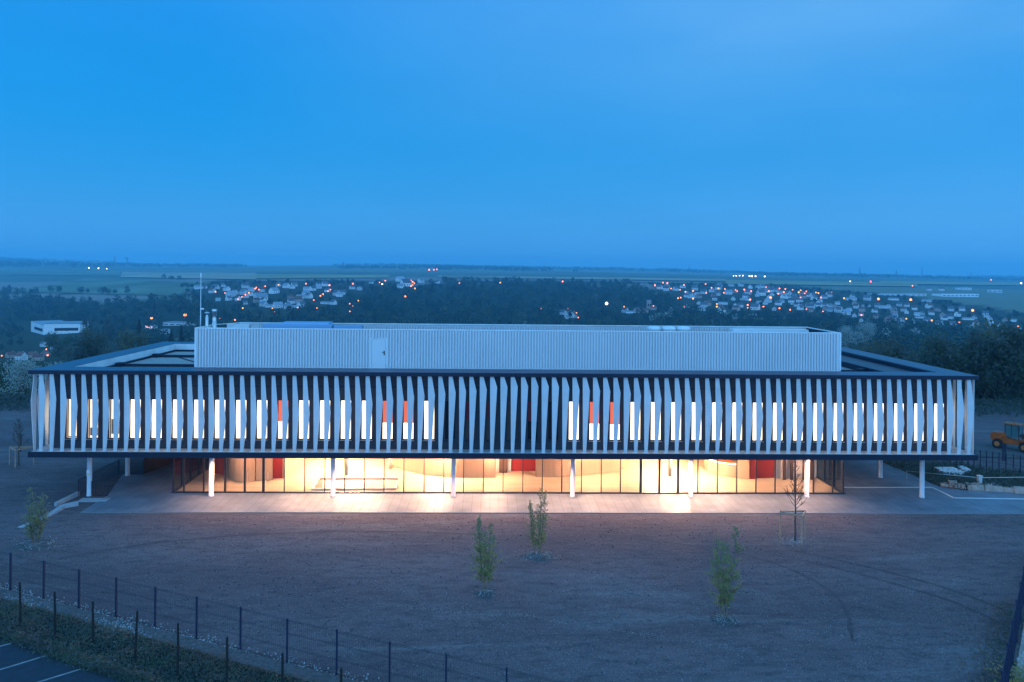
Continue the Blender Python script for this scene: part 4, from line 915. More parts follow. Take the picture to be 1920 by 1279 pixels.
def at_top(px, py_top, Y, h):   # a tree of height h whose top shows at that pixel
    p = PY(px, py_top, Y); return p
for k, px, py, Y, s, lab in ((5, 44, 672, 104, .95, 'white blossoming tree at the left frame edge, beside the roof corner'), (5, 98, 682, 101, .75, 'smaller white blossoming tree touching the left roof corner'),
                        (5, 1775, 676, 140, .8, 'white blossoming tree poking up behind the right roof slope'), (5, 1622, 604, 480, 1.5, 'broad pale blossoming tree right of the rooftop enclosure'),
                        (5, 1592, 612, 430, 1.3, 'pale blossoming tree nearest the rooftop enclosure corner'), (4, 1866, 627, 300, 1.5, 'tall dark conifer rising over the wood at far right'),
                        (4, 261, 600, 480, 1.3, 'dark conifer standing before the orange-lit yard on the left'), (4, 340, 610, 450, 1.0, 'dark conifer left of the steel chimneys'), (4, 321, 617, 440, .8, 'small dark conifer between the yard and the chimneys'),
                        (3, 205, 590, 500, 1.7, 'tall bushy tree right of the white warehouse'), (3, 164, 594, 490, 1.6, 'bushy tree touching the right end of the white warehouse'), (1, 110, 618, 430, 1.2, 'round tree in front of the white warehouse'),
                        (4, 289, 557, 900, 1.7, 'dark spired conifer on the skyline of the left wood'), (4, 549, 578, 700, 1.6, 'dark conifer just behind the rooftop enclosure on the left')):
    p = PY(px, py, Y); z = land(p.x, Y); hh = PT[k].name.startswith('conifer') and 12 or (7 if k == 5 else 12.5 if k == 3 else 9.5)
    s_ = max(s, .45); top = p.z
    if top - z > hh * s * 1.6 or top - z < hh * s * .5: s_ = max(.5, min(2.2, (top - z) / hh))
    place(k, (p.x, Y, top - hh * s_), s_, lab)

def ordn(n): return '%d%s' % (n, 'th' if 10 <= n % 100 <= 20 else {1: 'st', 2: 'nd', 3: 'rd'}.get(n % 10, 'th'))
_g = {}
for o in bpy.data.objects:
    if o.parent is None and str(o.get('group', '')).startswith('trees in the'): _g.setdefault((o['label']), []).append(o)
for lab, L3 in _g.items():
    L3.sort(key=lambda o: proj(o.location)[0])
    for i, o in enumerate(L3):
        if len(L3) > 1:
            o['label'] = lab.replace(' in the wood beyond the', ', %s of its kind beyond the' % ordn(i + 1)).replace(' among the low houses beyond the', ', %s from left among houses beyond the' % ordn(i + 1))

# ------------------------------------------------------------------ villages
def make_house(name, wd, dp, he, hr, wall_m, roof_m, chim=True, lit=False):
    r = thing(name, '', 'house')
    mb = MB(); a, b = wd / 2, dp / 2
    mb.box(-a, a, -b, b, -3, he); mb.add([(-a, -b, he), (-a, b, he), (-a, 0, he + hr), (a, -b, he), (a, b, he), (a, 0, he + hr)], [(0, 1, 2), (4, 3, 5), (0, 2, 5, 3), (1, 4, 5, 2)]); mb.build('wall', wall_m, r)
    mb = MB(); e = .4; t = .22; k = hr / b
    for s in (-1, 1):
        mb.add([(-a - e, s * (b + e), he - k * e + .02), (a + e, s * (b + e), he - k * e + .02), (a + e, 0, he + hr + .02), (-a - e, 0, he + hr + .02),
                (-a - e, s * (b + e), he - k * e + t), (a + e, s * (b + e), he - k * e + t), (a + e, 0, he + hr + t), (-a - e, 0, he + hr + t)],
               [(0, 1, 2, 3), (7, 6, 5, 4), (0, 4, 5, 1), (1, 5, 6, 2), (3, 2, 6, 7), (0, 3, 7, 4)])
    rf = mb.build('roof', roof_m, r)
    if chim: mb = MB(); mb.box(a * .5, a * .5 + .7, -.4, .4, he + hr - 1, he + hr + 1.1); mb.build('chimney', 'house_b', rf)
    for i in range(3):
        x = -a + wd * (i + .5) / 3
        mb = MB(); mb.box(x - .55, x + .55, -b - .03, -b + .02, 1.0, 2.4); mb.build('window', 'lamp_wh' if (lit and i == 1) else 'win_d', r)
    mb = MB(); mb.box(-a - .03, -a + .02, -.6, .6, 1.0, 2.3); mb.box(-a - .03, -a + .02, -.5, .5, he - .2, he + .9); mb.build('window', 'win_d', r)
    reg(r); return r
HP = [make_house('gabled_house', 11, 8, 4.6, 4.2, 'house_w', 'roof_s'), make_house('gabled_house', 12, 8.5, 4.2, 3.8, 'house_w', 'roof_p'), make_house('gabled_house', 10, 8, 4.4, 3.6, 'house_b', 'roof_r'), make_house('long_house', 24, 8, 3.6, 2.6, 'house_w', 'roof_p', False),
      make_house('gabled_house', 10, 9, 5.2, 4.6, 'house_w', 'roof_r')]
KH = ['dark-roofed white house', 'pale-roofed white house', 'tile-roofed pink house', 'long low white house', 'red-roofed white house']
def region(px):
    return ('in the left valley' if px < 330 else 'in the left village' if px < 690 else 'in the central ridge hamlet' if px < 1000
            else 'in the hamlet right of centre' if px < 1232 else 'in the right village' if px < 1565 else 'in the far right suburb')
random.seed(9)
usedh = set(); cntr = {}
for px, py, wp, k in sorted(H):
    p = hit(px, py + 3); key = (region(px), k); cntr[key] = cntr.get(key, 0) + 1
    wd = wp * p.y / FPX; base = {0: 11, 1: 12, 2: 10, 3: 24, 4: 10}[k]; s = max(.55, min(1.7, wd / base * 1.0))
    rz = random.choice((R(35), R(-40), R(12), R(60), R(-20))) if k != 3 else R(random.uniform(-15, 15))
    loc = (p.x, p.y, land(p.x, p.y)); lab = '%s, %s of its kind from left %s' % (KH[k], ordn(cntr[key]), region(px))
    if k not in usedh:
        usedh.add(k); q = HP[k]; q.location = loc; q.rotation_euler = (0, 0, rz); q.scale = (s,) * 3; q['label'] = lab
    else: q = copy_thing(HP[k], loc, rz, s, lab)
    q['group'] = 'houses ' + region(px)
def special(name, label, cat, p0, p1, dp, hgt, wall_m, extra=None, roof=None):
    a, b = hit(*p0), hit(*p1); c = (a + b) / 2; z = min(land(a.x, a.y), land(b.x, b.y))
    L_ = (b - a).length; ang = math.atan2(b.y - a.y, b.x - a.x)
    r = thing(name, label, cat, (c.x, c.y, z)); 
    def P(x, y, zz): return (c.x + x * math.cos(ang) - y * math.sin(ang), c.y + x * math.sin(ang) + y * math.cos(ang), z + zz)
    mb = MB()
    def bx(x0, x1, y0, y1, z0, z1):
        mb.add([P(x0, y0, z0), P(x1, y0, z0), P(x1, y1, z0), P(x0, y1, z0), P(x0, y0, z1), P(x1, y0, z1), P(x1, y1, z1), P(x0, y1, z1)], [(0, 3, 2, 1), (4, 5, 6, 7), (0, 1, 5, 4), (1, 2, 6, 5), (2, 3, 7, 6), (3, 0, 4, 7)])
    bx(-L_ / 2, L_ / 2, 0, dp, -4, hgt); mb.build('wall', wall_m, r)
    mb = MB(); bx(-L_ / 2 - .3, L_ / 2 + .3, -.3, dp + .3, hgt + .01, hgt + .5); mb.build('roof', roof or 'roof_p', r)
    n = max(2, min(9, int(L_ / 8)))
    if name == 'warehouse': n = 1
    for i in range(n):
        mb = MB(); x = -L_ / 2 + L_ * (i + .5) / n + (L_ * .12 if n == 1 else 0); bx(x - L_ / n * .33, x + L_ / n * .33, -.06, .01, hgt * .35, hgt * .62); mb.build('window', extra or 'win_d', r)
    return r
special('warehouse', 'large white flat-roofed warehouse in the valley at far left', 'warehouse', (82, 628), (150, 624), 40, 12, 'house_w')
special('warehouse', 'windowless pale end block joined to the left of the warehouse', 'warehouse', (58, 622), (81, 628), 30, 12, 'membrane')
special('depot', 'long low pale depot behind the chimneys at left', 'depot', (305, 611), (364, 611), 18, 4, 'house_w')
special('shed', 'small white shed on the orange-lit yard', 'shed', (272, 617), (286, 617), 8, 4, 'house_w', 'lamp_o')
special('shed', 'small white box shed right of the orange-lit yard', 'shed', (298, 627), (311, 627), 10, 5, 'house_w')
special('shed', 'small pale shed above the left wood', 'shed', (200, 597), (212, 597), 8, 4, 'house_w')
special('greenhouse', 'very long pale greenhouse in fields above the right village', 'greenhouse', (1649, 554), (1737, 555), 30, 4.5, 'membrane')
special('farm_shed', 'long white farm shed in fields at the right', 'farm shed', (1767, 556), (1835, 557), 26, 6.5, 'house_w')
special('farm_shed', 'short white farm shed rightmost in the far fields', 'farm shed', (1852, 548), (1879, 549), 20, 7, 'house_w')
special('farm_shed', 'faint grey farm shed beyond the long white one', 'farm shed', (1800, 543.5), (1822, 544), 16, 6, 'membrane')
special('tower_house', 'tall pink tower house in the hamlet right of centre', 'tower', (1214, 580), (1221, 580), 6, 13, 'house_b')

def lamp_proto(ma, r):
    t = thing('street_lamp', '', 'street lamp'); mb = MB(); mb.tube((0, 0, -7), (0, 0, .1), .12, .08, 6); mb.tube((0, 0, .1), (0, -.9, .35), .07, .06, 5); mb.build('pole', 'lamp_pole', t)
    mb = MB(); mb.lathe([(r * .1, -r + .0), (r * .6, -r * .8), (r * .92, -r * .4), (r, 0), (r * .9, r * .42), (r * .55, r * .84), (r * .1, r)], 0, -.9, 10); o = mb.build('lamp_head', ma, t, smooth=True); reg(t); return t
LP = {0: lamp_proto('lamp_o', 1.0), 1: lamp_proto('lamp_wh', 1.0), 5: lamp_proto('lamp_r', 1.0)}
usedl = set(); cl = {}
for q in sorted(LAMPS):
    px, py = q[0], q[1]; k = q[2] if len(q) > 2 else 0
    p = hit(px, py + 7); mk = 1 if k in (1, 4) else 5 if k == 5 else 0
    z = PY(px, py, p.y).z; r = min(2.4, max(.28, (.00088 * p.y))) * {2: 1.7, 3: 2.3, 4: 2.1}.get(k, random.uniform(.75, 1.15))
    if px == 1886.8: p = PY(px, py, 105); z = p.z; r = .12
    key = (region(px), mk); cl[key] = cl.get(key, 0) + 1
    lab = '%s%s street lamp, %s of its colour from left %s' % ('bright ' if k in (2, 3, 4) else '', {0: 'orange', 1: 'white', 5: 'red'}[mk], ordn(cl[key]), region(px))
    lab = lab.strip()
    loc = (p.x, p.y, z)
    if mk not in usedl: usedl.add(mk); o = LP[mk]; o.location = loc; o.scale = (r, r, r); o['label'] = lab
    else: o = copy_thing(LP[mk], loc, 0, r, lab)
    o['group'] = 'street lamps ' + region(px)

# pylons and masts on the skyline
def pylon(px, py_top, py_base, Y, label, kind=0):
    a, b = PY(px, py_top, Y), PY(px, py_base, Y); h = a.z - b.z; r = thing('pylon' if kind < 2 else 'lattice_mast', label, 'pylon' if kind < 2 else 'mast', (a.x, Y, b.z)); w_ = h * .11; z = b.z; t = Y * .00022
    mb = MB()
    for sx in (-1, 1):
        for sy in (-1, 1): mb.tube((a.x + sx * w_, Y + sy * w_, z - 10), (a.x + sx * w_ * .15, Y + sy * w_ * .15, z + h), t, t * .7, 4)
    for i in range(6):
        k0, k1 = 1 - .85 * i / 6, 1 - .85 * (i + 1) / 6
        mb.tube((a.x - w_ * k0, Y - w_ * k0, z + h * i / 6), (a.x + w_ * k1, Y - w_ * k1, z + h * (i + 1) / 6), t * .6, None, 4); mb.tube((a.x + w_ * k0, Y - w_ * k0, z + h * i / 6), (a.x - w_ * k1, Y - w_ * k1, z + h * (i + 1) / 6), t * .6, None, 4)
    mb.build('lattice', 'pylon', r)
    if kind < 2:
        for zz, ww in ((.72, .22), (.86, .17)):
            mb = MB(); mb.tube((a.x - h * ww, Y, z + h * zz), (a.x + h * ww, Y, z + h * zz), t * .8, None, 4); mb.build('crossarm', 'pylon', r)
for args in ((215, 481, 490, 5200, 'faint pylon above the left ridge', 1), (643, 491, 516, 3400, 'tall lattice mast left of centre on the skyline', 2), (636, 508, 524, 2600, 'pylon standing just left of the tall lattice mast', 0), (1020, 493, 503, 5000, 'thin mast on the skyline right of centre', 2),
             (1292, 498, 508, 6000, 'faint pylon on the skyline above the right village', 1), (1352, 505, 519, 4200, 'pylon above the row of white lamps', 1), (1612, 500, 516, 5200, 'thin mast on the skyline right of the low hill', 2), (1681, 507, 528, 4400, 'largest pylon on the right skyline', 1), (1729, 501, 517, 6200, 'faint mast right of the largest pylon', 2), (1821, 510, 520, 5600, 'small pylon near the far right skyline', 1)):
    pylon(*args)
p = PY(238, 483, 5200); r = thing('water_tower', 'mushroom shaped water tower on the left ridge', 'water tower', (p.x, 5200, p.z - 25)); mb = MB(); mb.lathe([(5, p.z - 30), (4, p.z - 12), (11, p.z - 6), (11, p.z), (1, p.z + 2)], p.x, 5200, 14); mb.build('tank', 'pylon', r)

# ------------------------------------------------------------------ foreground: fences and posts
def wire_fence(name, label, pts, h, ma_post, ma_wire, post_w=.06, step=.1, wr=.0035, rails=(.08, .65, 1.25, 1.78), group=None, cap=None):
    P = [Vector((p.x, p.y, gh(p.x, p.y))) for p in pts]
    root = thing(name, label, 'fence', tuple(P[len(P) // 2]), group)
    for p in P:
        mb = MB(); mb.box(p.x - post_w / 2, p.x + post_w / 2, p.y - post_w / 2, p.y + post_w / 2, p.z - .1, p.z + h + .03); mb.box(p.x - post_w * .6, p.x + post_w * .6, p.y - post_w * .6, p.y + post_w * .6, p.z + h + .03, p.z + h + .05); mb.build('post', ma_post, root)
    for a, b in zip(P, P[1:]):
        mb = MB(); d = b - a; n = int(d.length / step); u = Vector((0, 0, 1))
        for i in range(1, n):
            q = a + d * i / n; mb.tube(q + u * .05, q + u * (h - .03), wr, None, 3, cap=False)
        for z in rails:
            if z > h: continue
            for dz in (0, .05): mb.tube(a + u * (z + dz - .03), b + u * (z + dz - .03), wr * 1.8, None, 4, cap=False)
        mb.build('mesh_panel', ma_wire, root)
    return root
wire_fence('mesh_fence', 'dark wire mesh fence running down the left foreground beside pale gravel', FP, 1.8, 'post_b', 'wire', .07)
for i, (tp, bt) in enumerate((((37, 1092), (38, 1176)), ((102.5, 1110), (103, 1194)), ((174, 1128), (174, 1212.5)), ((257.5, 1145.5), (252, 1242.5)), ((334, 1169), (332.5, 1270)), ((426, 1195), (424.5, 1297)), ((530, 1224.5), (528, 1330)), ((640, 1254), (637, 1366)))):
    b = G(*bt, .05); t = PY(tp[0], tp[1], b.y); n = ['leftmost', 'second', 'third', 'fourth, most tilted', 'fifth', 'sixth', 'seventh', 'rightmost'][i]
    mb = MB(); q = b.lerp(t, .5); mb.tube((b.x, b.y, -.1), (q.x + .012, q.y, q.z), .05, .05, 7); mb.tube((q.x + .012, q.y, q.z), (t.x, t.y, t.z), .05, .043, 7)
    tag(mb.build('wooden_post', 'post_w'), n + ' dark wooden post in the row on the grass verge', 'post', 'wooden posts on the grass verge')
# right foreground fence with dense panel, seen nearly end on
tp = [(1914, 1092), (1903, 1123), (1895, 1158), (1886.5, 1200), (1880, 1258)]
RP = [G(x, y, 1.8) for x, y in tp]; RP = [Vector((p.x, p.y, 0)) for p in RP]; d = (RP[-1] - RP[0]) / 4
RP = [RP[0] + d * i for i in range(-4, 8)]
wire_fence('mesh_fence', 'dark blue panel fence at the lower right edge, seen nearly end on', RP, 1.8, 'post_b', 'post_b', .08, .05, .006, (.06, .3, .6, .9, 1.2, 1.5, 1.78))
rn = Vector((1, .1, 0)); mb = MB()
q0, q1 = RP[0] + Vector((.2, 0, 0)), RP[-1] + Vector((.2, 0, 0))
sheet('gravel_bed', [q1, q1 + Vector((3, 0, 0)), q0 + Vector((3, 0, 0)), q0], .03, M['sand'])
cs = []; ss = []
for _ in range(1500):
    p = q0.lerp(q1, random.random()); cs.append((p.x + random.random() * 2.5, p.y)); ss.append(random.uniform(.02, .09))
stones('gravel', cs, ss, 'stone', 'pale stones outside the lower right fence', .04)
CC = []; SS = []
for _ in range(3500):
    t = random.random(); c = RP[7] + Vector((1.0, -.5, 0)); CC.append((c.x + random.gauss(0, .45), c.y + random.gauss(0, .9), .05 + abs(random.gauss(0, .16)))); SS.append(random.uniform(.03, .07))
o = np_quads('weeds', CC, SS, 'leaf_y', rng); tag(o, 'yellow green weeds outside the lower right fence', 'weeds', kind='stuff')
# weeds inside that corner
CC = []; SS = []
for _ in range(5200):
    t = random.random() * 9; c = RP[3] + d * t * .8; k = abs(random.gauss(0, .8)); CC.append((c.x - .1 - k, c.y + random.gauss(0, .4), .0 + abs(random.gauss(0, .05)))); SS.append(random.uniform(.02, .06))
o = np_quads('weeds', CC, SS, 'blade', rng); tag(o, 'thin dark weeds on the soil inside the lower right fence', 'weeds', kind='stuff')

# ruts left by machines turning on the yard
M['rut'] = mat('rut_soil', (.072, .060, .064), .95, noise=(2.5, .35))
for line in ([(1490, 1032), (1640, 1064), (1790, 1106), (1935, 1165)], [(1510, 1050), (1650, 1084), (1790, 1128), (1900, 1180)], [(110, 1046), (330, 1012), (620, 996), (900, 1000)], [(1120, 1000), (1400, 1040), (1560, 1110), (1600, 1200)]):
    P = smoothpts([G(*q) for q in line], 10); V = []; k = 0
    for a_, b_ in zip(P, P[1:] + [P[-1] * 2 - P[-2]]):
        d_ = (b_ - a_).normalized(); n_ = Vector((-d_.y, d_.x, 0)); w_ = .10 + .05 * math.sin(k * 1.7); k += 1
        for sgn in (-1, 1): q = a_ + n_ * w_ * sgn; V.append((q.x, q.y, gh(q.x, q.y) + .012))
    mb = MB(); mb.add(V, [(2 * i, 2 * i + 1, 2 * i + 3, 2 * i + 2) for i in range(len(P) - 1)]); tag(mb.build('tyre_track', 'rut'), kind='structure')

# stones and clods strewn over the bare yard, thickest along the scrape lines
cs = []; ss = []
for line, n, sd in (([(1045, 1094), (1150, 1104), (1300, 1126)], 1300, .55), ([(960, 1149), (1080, 1168), (1260, 1195), (1420, 1218)], 900, .16), ([(790, 1138), (950, 1156)], 350, .2), ([(640, 1085), (780, 1108), (900, 1135)], 420, .35), ([(470, 1023), (620, 1024), (760, 1030)], 350, .3),
                    ([(1690, 1108), (1760, 1098), (1815, 1082)], 500, .4), ([(1385, 1104), (1450, 1116)], 260, .3), ([(200, 1044), (300, 1032)], 200, .4), ([(1500, 1180), (1640, 1200)], 160, .3), ([(1140, 1080), (1040, 1090)], 200, .15), ([(1840, 1180), (1870, 1260)], 500, .8)):
    P = [G(*q) for q in line]
    for _ in range(n):
        i = random.randrange(len(P) - 1); q = P[i].lerp(P[i + 1], random.random()); cs.append((q.x + random.gauss(0, sd), q.y + random.gauss(0, sd))); ss.append(random.uniform(.005, .017))
for _ in range(4200):
    q = G(random.uniform(-60, 1980), random.uniform(972, 1300)); cs.append((q.x, q.y)); ss.append(random.uniform(.005, .018))
stones('gravel', cs, ss, 'stone', 'small pale stones strewn over the bare soil yard')
cs = []; ss = []
for _ in range(3800):
    q = G(random.uniform(-60, 1980), random.uniform(968, 1300)); cs.append((q.x, q.y)); ss.append(random.uniform(.02, .06))
stones('clods', cs, ss, 'soil', 'clods of bare soil lying over the yard')

# ------------------------------------------------------------------ young trees
def young_tree(px, py, h, w_, stems, label, seed, leafy=1.0, mound=0, bark='bark_pale', warm=0, name='young_tree'):
    rd = random.Random(seed); rg = np.random.default_rng(seed); g_ = G(px, py, 0); z0 = gh(g_.x, g_.y)
    root = thing(name, label, 'tree', (g_.x, g_.y, z0)); tb = MB(); leaves = []; tw = MB()
    for s in range(stems):
        a = 6.283 * s / stems + seed + rd.uniform(-.4, .4); lean = rd.uniform(.28, .55) * w_ if stems > 1 else .02; hh = h * (1 if s == 0 else rd.uniform(.72, .95)); r0 = .034 if stems > 1 else .06
        pts = []; bx, by = g_.x + .12 * math.cos(a) * (stems > 1), g_.y + .12 * math.sin(a) * (stems > 1)
        for i in range(9):
            t = i / 8; pts.append(Vector((bx + math.cos(a) * lean * t ** .8 + rd.uniform(-.03, .03), by + math.sin(a) * lean * t ** .8 + rd.uniform(-.03, .03), z0 + hh * t - .05)))
        for i in range(8): tb.tube(pts[i], pts[i + 1], r0 * (1 - i / 8.6), r0 * (1 - (i + 1) / 8.6), 6, cap=False)
        nb = int(30 * hh / 4)
        for k in range(nb):
            t = .16 + .82 * k / nb; i = min(int(t * 8), 7); p = pts[i].lerp(pts[i + 1], t * 8 - i); az = rd.uniform(0, 6.283)
            ln = w_ * rd.uniform(.2, .95) * (1.05 - t) ** .5 * (.65 + .6 * math.sin(3.14 * min(1, t * 1.1))); up = rd.uniform(.35, .95)
            e = p + Vector((math.cos(az) * ln * .8, math.sin(az) * ln * .8, ln * up)); m = p.lerp(e, .5) + Vector((0, 0, -.04 * ln))
            tw.tube(p, m, .0095, .007, 4, cap=False); tw.tube(m, e, .007, .003, 4, cap=False)
            for f in range(4):
                q = p.lerp(e, rd.uniform(.25, .95)); e2 = q + Vector((rd.uniform(-1, 1), rd.uniform(-1, 1), rd.uniform(.1, 1))) * ln * .33; tw.tube(q, e2, .005, .002, 3, cap=False)
                if leafy:
                    for _ in range(int(11 * leafy * (1.5 if .08 < t < .6 else .7))): 
                        c = q.lerp(e2, rd.random()); leaves.append((c.x + rd.gauss(0, .04), c.y + rd.gauss(0, .04), c.z + rd.gauss(0, .04)))
    tb.build('trunk', bark, root, smooth=True); tw.build('twigs', 'twig', root)
    if leaves: np_quads('foliage', leaves, rg.uniform(.02, .046, len(leaves)), 'leaf_y', rg, parent=root)
    if mound:
        mb = MB(); n = 26; ring = [(0, 0, .16)]; vs = [(g_.x, g_.y, z0 + .14)]
        for j in range(1, 6):
            for k in range(n):
                a = 6.283 * k / n; rr = mound * j / 5 * (1 + .12 * math.sin(a * 3 + seed)); zz = .14 * (1 - (j / 5) ** 1.6) + rd.uniform(-.015, .02) * (j < 5) - (.07 if j == 5 else 0); vs.append((g_.x + rr * math.cos(a), g_.y + rr * math.sin(a) * .8, z0 + zz))
        fs = [(0, 1 + k, 1 + (k + 1) % n) for k in range(n)] + [(1 + (j - 1) * n + k, 1 + j * n + k, 1 + j * n + (k + 1) % n, 1 + (j - 1) * n + (k + 1) % n) for j in range(1, 5) for k in range(n)]
        mb.add(vs, fs); tag(mb.build('planting_mound', 'gravel', smooth=False), 'low gravel mound round the foot of the ' + label.split(',')[0], 'mound')
        cs = []; ss = []
        for _ in range(int(330 * mound)):
            a = rd.uniform(0, 6.28); rr = mound * abs(rd.gauss(0, .55)); cs.append((g_.x + rr * math.cos(a), g_.y + rr * math.sin(a) * .8)); ss.append(rd.uniform(.008, .026))
        mb = MB()
        for (x, y), s in zip(cs, ss):
            rr = math.hypot(x - g_.x, (y - g_.y) / .8) / mound; z = z0 + max(0, .13 * (1 - rr ** 1.6)); mb.add([(x - s, y - s, z - .01), (x + s, y - s * .8, z - .01), (x + s * .9, y + s, z - .01), (x - s, y + s, z - .01), (x - s * .5, y - s * .5, z + s), (x + s * .6, y - s * .4, z + s * .9), (x + s * .5, y + s * .5, z + s), (x - s * .5, y + s * .5, z + s * .8)], [(4, 5, 6, 7), (0, 1, 5, 4), (1, 2, 6, 5), (2, 3, 7, 6), (3, 0, 4, 7)])
        tag(mb.build('gravel', 'stone'), 'pale stones on the mound of the ' + label.split(',')[0], 'gravel', kind='stuff')
    return root, g_
young_tree(66, 1022, 3.4, 1.0, 7, 'leftmost multi-stemmed young tree, by the end of the concrete ramp wall', 3, .55, 1.25)
young_tree(909, 1110, 4.1, .85, 5, 'leafy green young tree, standing nearest in the centre foreground', 4, 1.0, .55)
young_tree(1007, 1040, 4.1, .78, 5, 'slim young tree, on a gravel mound right of centre', 5, .8, 1.05)
young_tree(1356, 1160, 4.5, 1.0, 5, 'tallest young tree, standing right of centre with two tops', 6, 1.15, .7)
# bare staked trees
def bare_tree(px, py, h, w_, label, seed, stake_lab, wood='stake', sh=1.75, sp=.78, mound=0):
    rd = random.Random(seed); g_ = G(px, py, 0); z0 = gh(g_.x, g_.y); root = thing('bare_tree', label, 'tree', (g_.x, g_.y, z0)); tb = MB(); tw = MB()
    P = [Vector((g_.x + rd.uniform(-.02, .02), g_.y, z0 + h * i / 8 - .05)) for i in range(9)]
    for i in range(8): tb.tube(P[i], P[i + 1], .07 * (1 - i / 9), .07 * (1 - (i + 1) / 9), 7, cap=False)
    def grow(p, d, ln, r, lev):
        m = p + d * ln * .5 + Vector((0, 0, -.02)); e = p + d * ln + Vector((0, 0, ln * .12)); tw.tube(p, m, r, r * .75, 4, cap=False); tw.tube(m, e, r * .75, r * .4, 4, cap=False)
        if lev:
            for _ in range(5 if lev > 1 else 4):
                q = p.lerp(e, rd.uniform(.25, 1)); dd = (d + Vector((rd.uniform(-.8, .8), rd.uniform(-.8, .8), rd.uniform(-.1, .8)))).normalized(); grow(q, dd, ln * rd.uniform(.32, .55), r * .5, lev - 1)
    for k in range(26):
        t = .40 + .56 * k / 26; i = min(int(t * 8), 7); p = P[i].lerp(P[i + 1], t * 8 - i); az = k * 2.4 + rd.uniform(-.3, .3); d = Vector((math.cos(az), math.sin(az), rd.uniform(.5, 1.1))).normalized()
        grow(p, d, w_ * rd.uniform(.7, 1.1) * (1.15 - t) * 1.5, .016, 2)
    tb.build('trunk', 'bark', root, smooth=True); tw.build('branches', 'twig', root)
    st = thing('tree_stake', stake_lab, 'tree stake', (g_.x, g_.y, z0)); C3 = [(-sp, .35), (sp, .42), (.12, -.62)]
    Q = [Vector((g_.x + a, g_.y + b, z0)) for a, b in C3]
    for q in Q: mb = MB(); mb.tube(q - Vector((0, 0, .2)), q + Vector((0, 0, sh)), .042, None, 8); mb.build('stake', wood, st)
    for a, b in ((0, 2), (2, 1), (0, 1)): mb = MB(); mb.beam(Q[a] + Vector((0, 0, sh - .12)), Q[b] + Vector((0, 0, sh - .12 + .003 * a)), .05, .10); mb.build('crossbar', wood, st)
    return g_
g1 = bare_tree(1491, 1013, 5.0, .75, 'bare young tree held between timber stakes in front of the right glazing', 8, 'three timber stakes with crossbars round the right bare tree')
g2 = bare_tree(35, 872, 4.0, .7, 'small bare tree held between stakes at the left frame edge', 9, 'timber stakes with crossbars round the left bare tree', sh=1.5, sp=.95)
mb = MB(); cs = []
for _ in range(700):
    a = random.uniform(0, 6.28); rr = abs(random.gauss(0, .5)) * 1.5; cs.append((g1.x + rr * math.cos(a), g1.y + rr * math.sin(a) * .9))
stones('gravel', cs, [random.uniform(.008, .028) for _ in cs], 'stone', 'pale stones scattered round the right staked tree')

# ------------------------------------------------------------------ left of the building: ramp wall, railings
def rail(name, label, pts, h=1.05, step=.13, ma='rail'):
    root = thing(name, label, 'railing', tuple(pts[0]))
    for a, b in zip(pts, pts[1:]):
        mb = MB(); d = b - a; n = max(2, int(d.length / step))
        for i in range(n + 1): q = a + d * i / n; mb.tube(q + Vector((0, 0, .06)), q + Vector((0, 0, h - .02)), .011, None, 4, cap=False)
        mb.build('bars', ma, root); mb = MB(); mb.beam(a + Vector((0, 0, h - .03)), b + Vector((0, 0, h - .03)), .045, .04); mb.beam(a + Vector((0, 0, .03)), b + Vector((0, 0, .03)), .035, .03); mb.build('handrail', ma, root)
        for q in (a, b): mb = MB(); mb.box(q.x - .025, q.x + .025, q.y - .025, q.y + .025, q.z - .05, q.z + h); mb.build('post', ma, root)
    return root
pA, pB, pC = G(147, 929), G(222, 889), G(268, 888.5)
rail('railing', 'dark bar railing running back along the ramp beneath the left end', [pA, pB], 1.1, .1)
rail('railing', 'dark bar railing across the back of the left terrace corner', [pB + Vector((.05, 0, 0)), pC], 1.1)
rail('railing', 'short front railing behind the leftmost column', [G(172, 930), G(201, 930)], 1.05)
r_ = thing('screen_wall', 'low brown slatted screen leading back under the left soffit', 'screen', tuple(pC)); a_, b_ = pC + Vector((.05, .05, 0)), Vector((-23.6, 72.0, 0)); mb = MB(); d_ = b_ - a_; n = int(d_.length / .16)
for i in range(n): q = a_ + d_ * i / n; mb.beam(q, a_ + d_ * (i + .86) / n, .03, 1.15)
mb.build('boards', 'brownfence', r_); mb = MB(); mb.beam(a_ + Vector((0, 0, 1.152)), b_ + Vector((0, 0, 1.152)), .06, .05); mb.build('top_rail', 'rail', r_)
def poly_wall(name, label, cat, pts, wd, hs, ma):
    mb = MB()
    for (a, b, h0, h1) in zip(pts, pts[1:], hs, hs[1:]):
        d = (b - a).normalized(); n = Vector((-d.y, d.x, 0)) * wd / 2
        vs = [a - n, a + n, b + n, b - n]; mb.add([(v.x, v.y, -.15) for v in vs] + [(vs[0].x, vs[0].y, h0), (vs[1].x, vs[1].y, h0), (vs[2].x, vs[2].y, h1), (vs[3].x, vs[3].y, h1)], [(0, 3, 2, 1), (4, 5, 6, 7), (0, 1, 5, 4), (1, 2, 6, 5), (2, 3, 7, 6), (3, 0, 4, 7)])
    return tag(mb.build(name, ma), label, cat)
poly_wall('retaining_wall', 'pale curving concrete retaining wall left of the terrace', 'wall', [G(38, 988), G(78, 972), G(104, 960), G(118, 951), G(146, 946)], .38, [-.02, .03, .10, .16, .2], 'ramp_conc')
poly_wall('retaining_wall', 'short concrete wall behind the ramp wall at left', 'wall', [G(104, 948), G(147, 928)], .18, [.2, .25], 'ramp_conc')
mb = MB(); a_ = G(145, 941); mb.box(a_.x, a_.x + 1.9, a_.y + .1, a_.y + .7, -.1, .06); tag(mb.build('plinth', 'ramp_conc'), 'low concrete plinth under the leftmost column and railing', 'plinth')
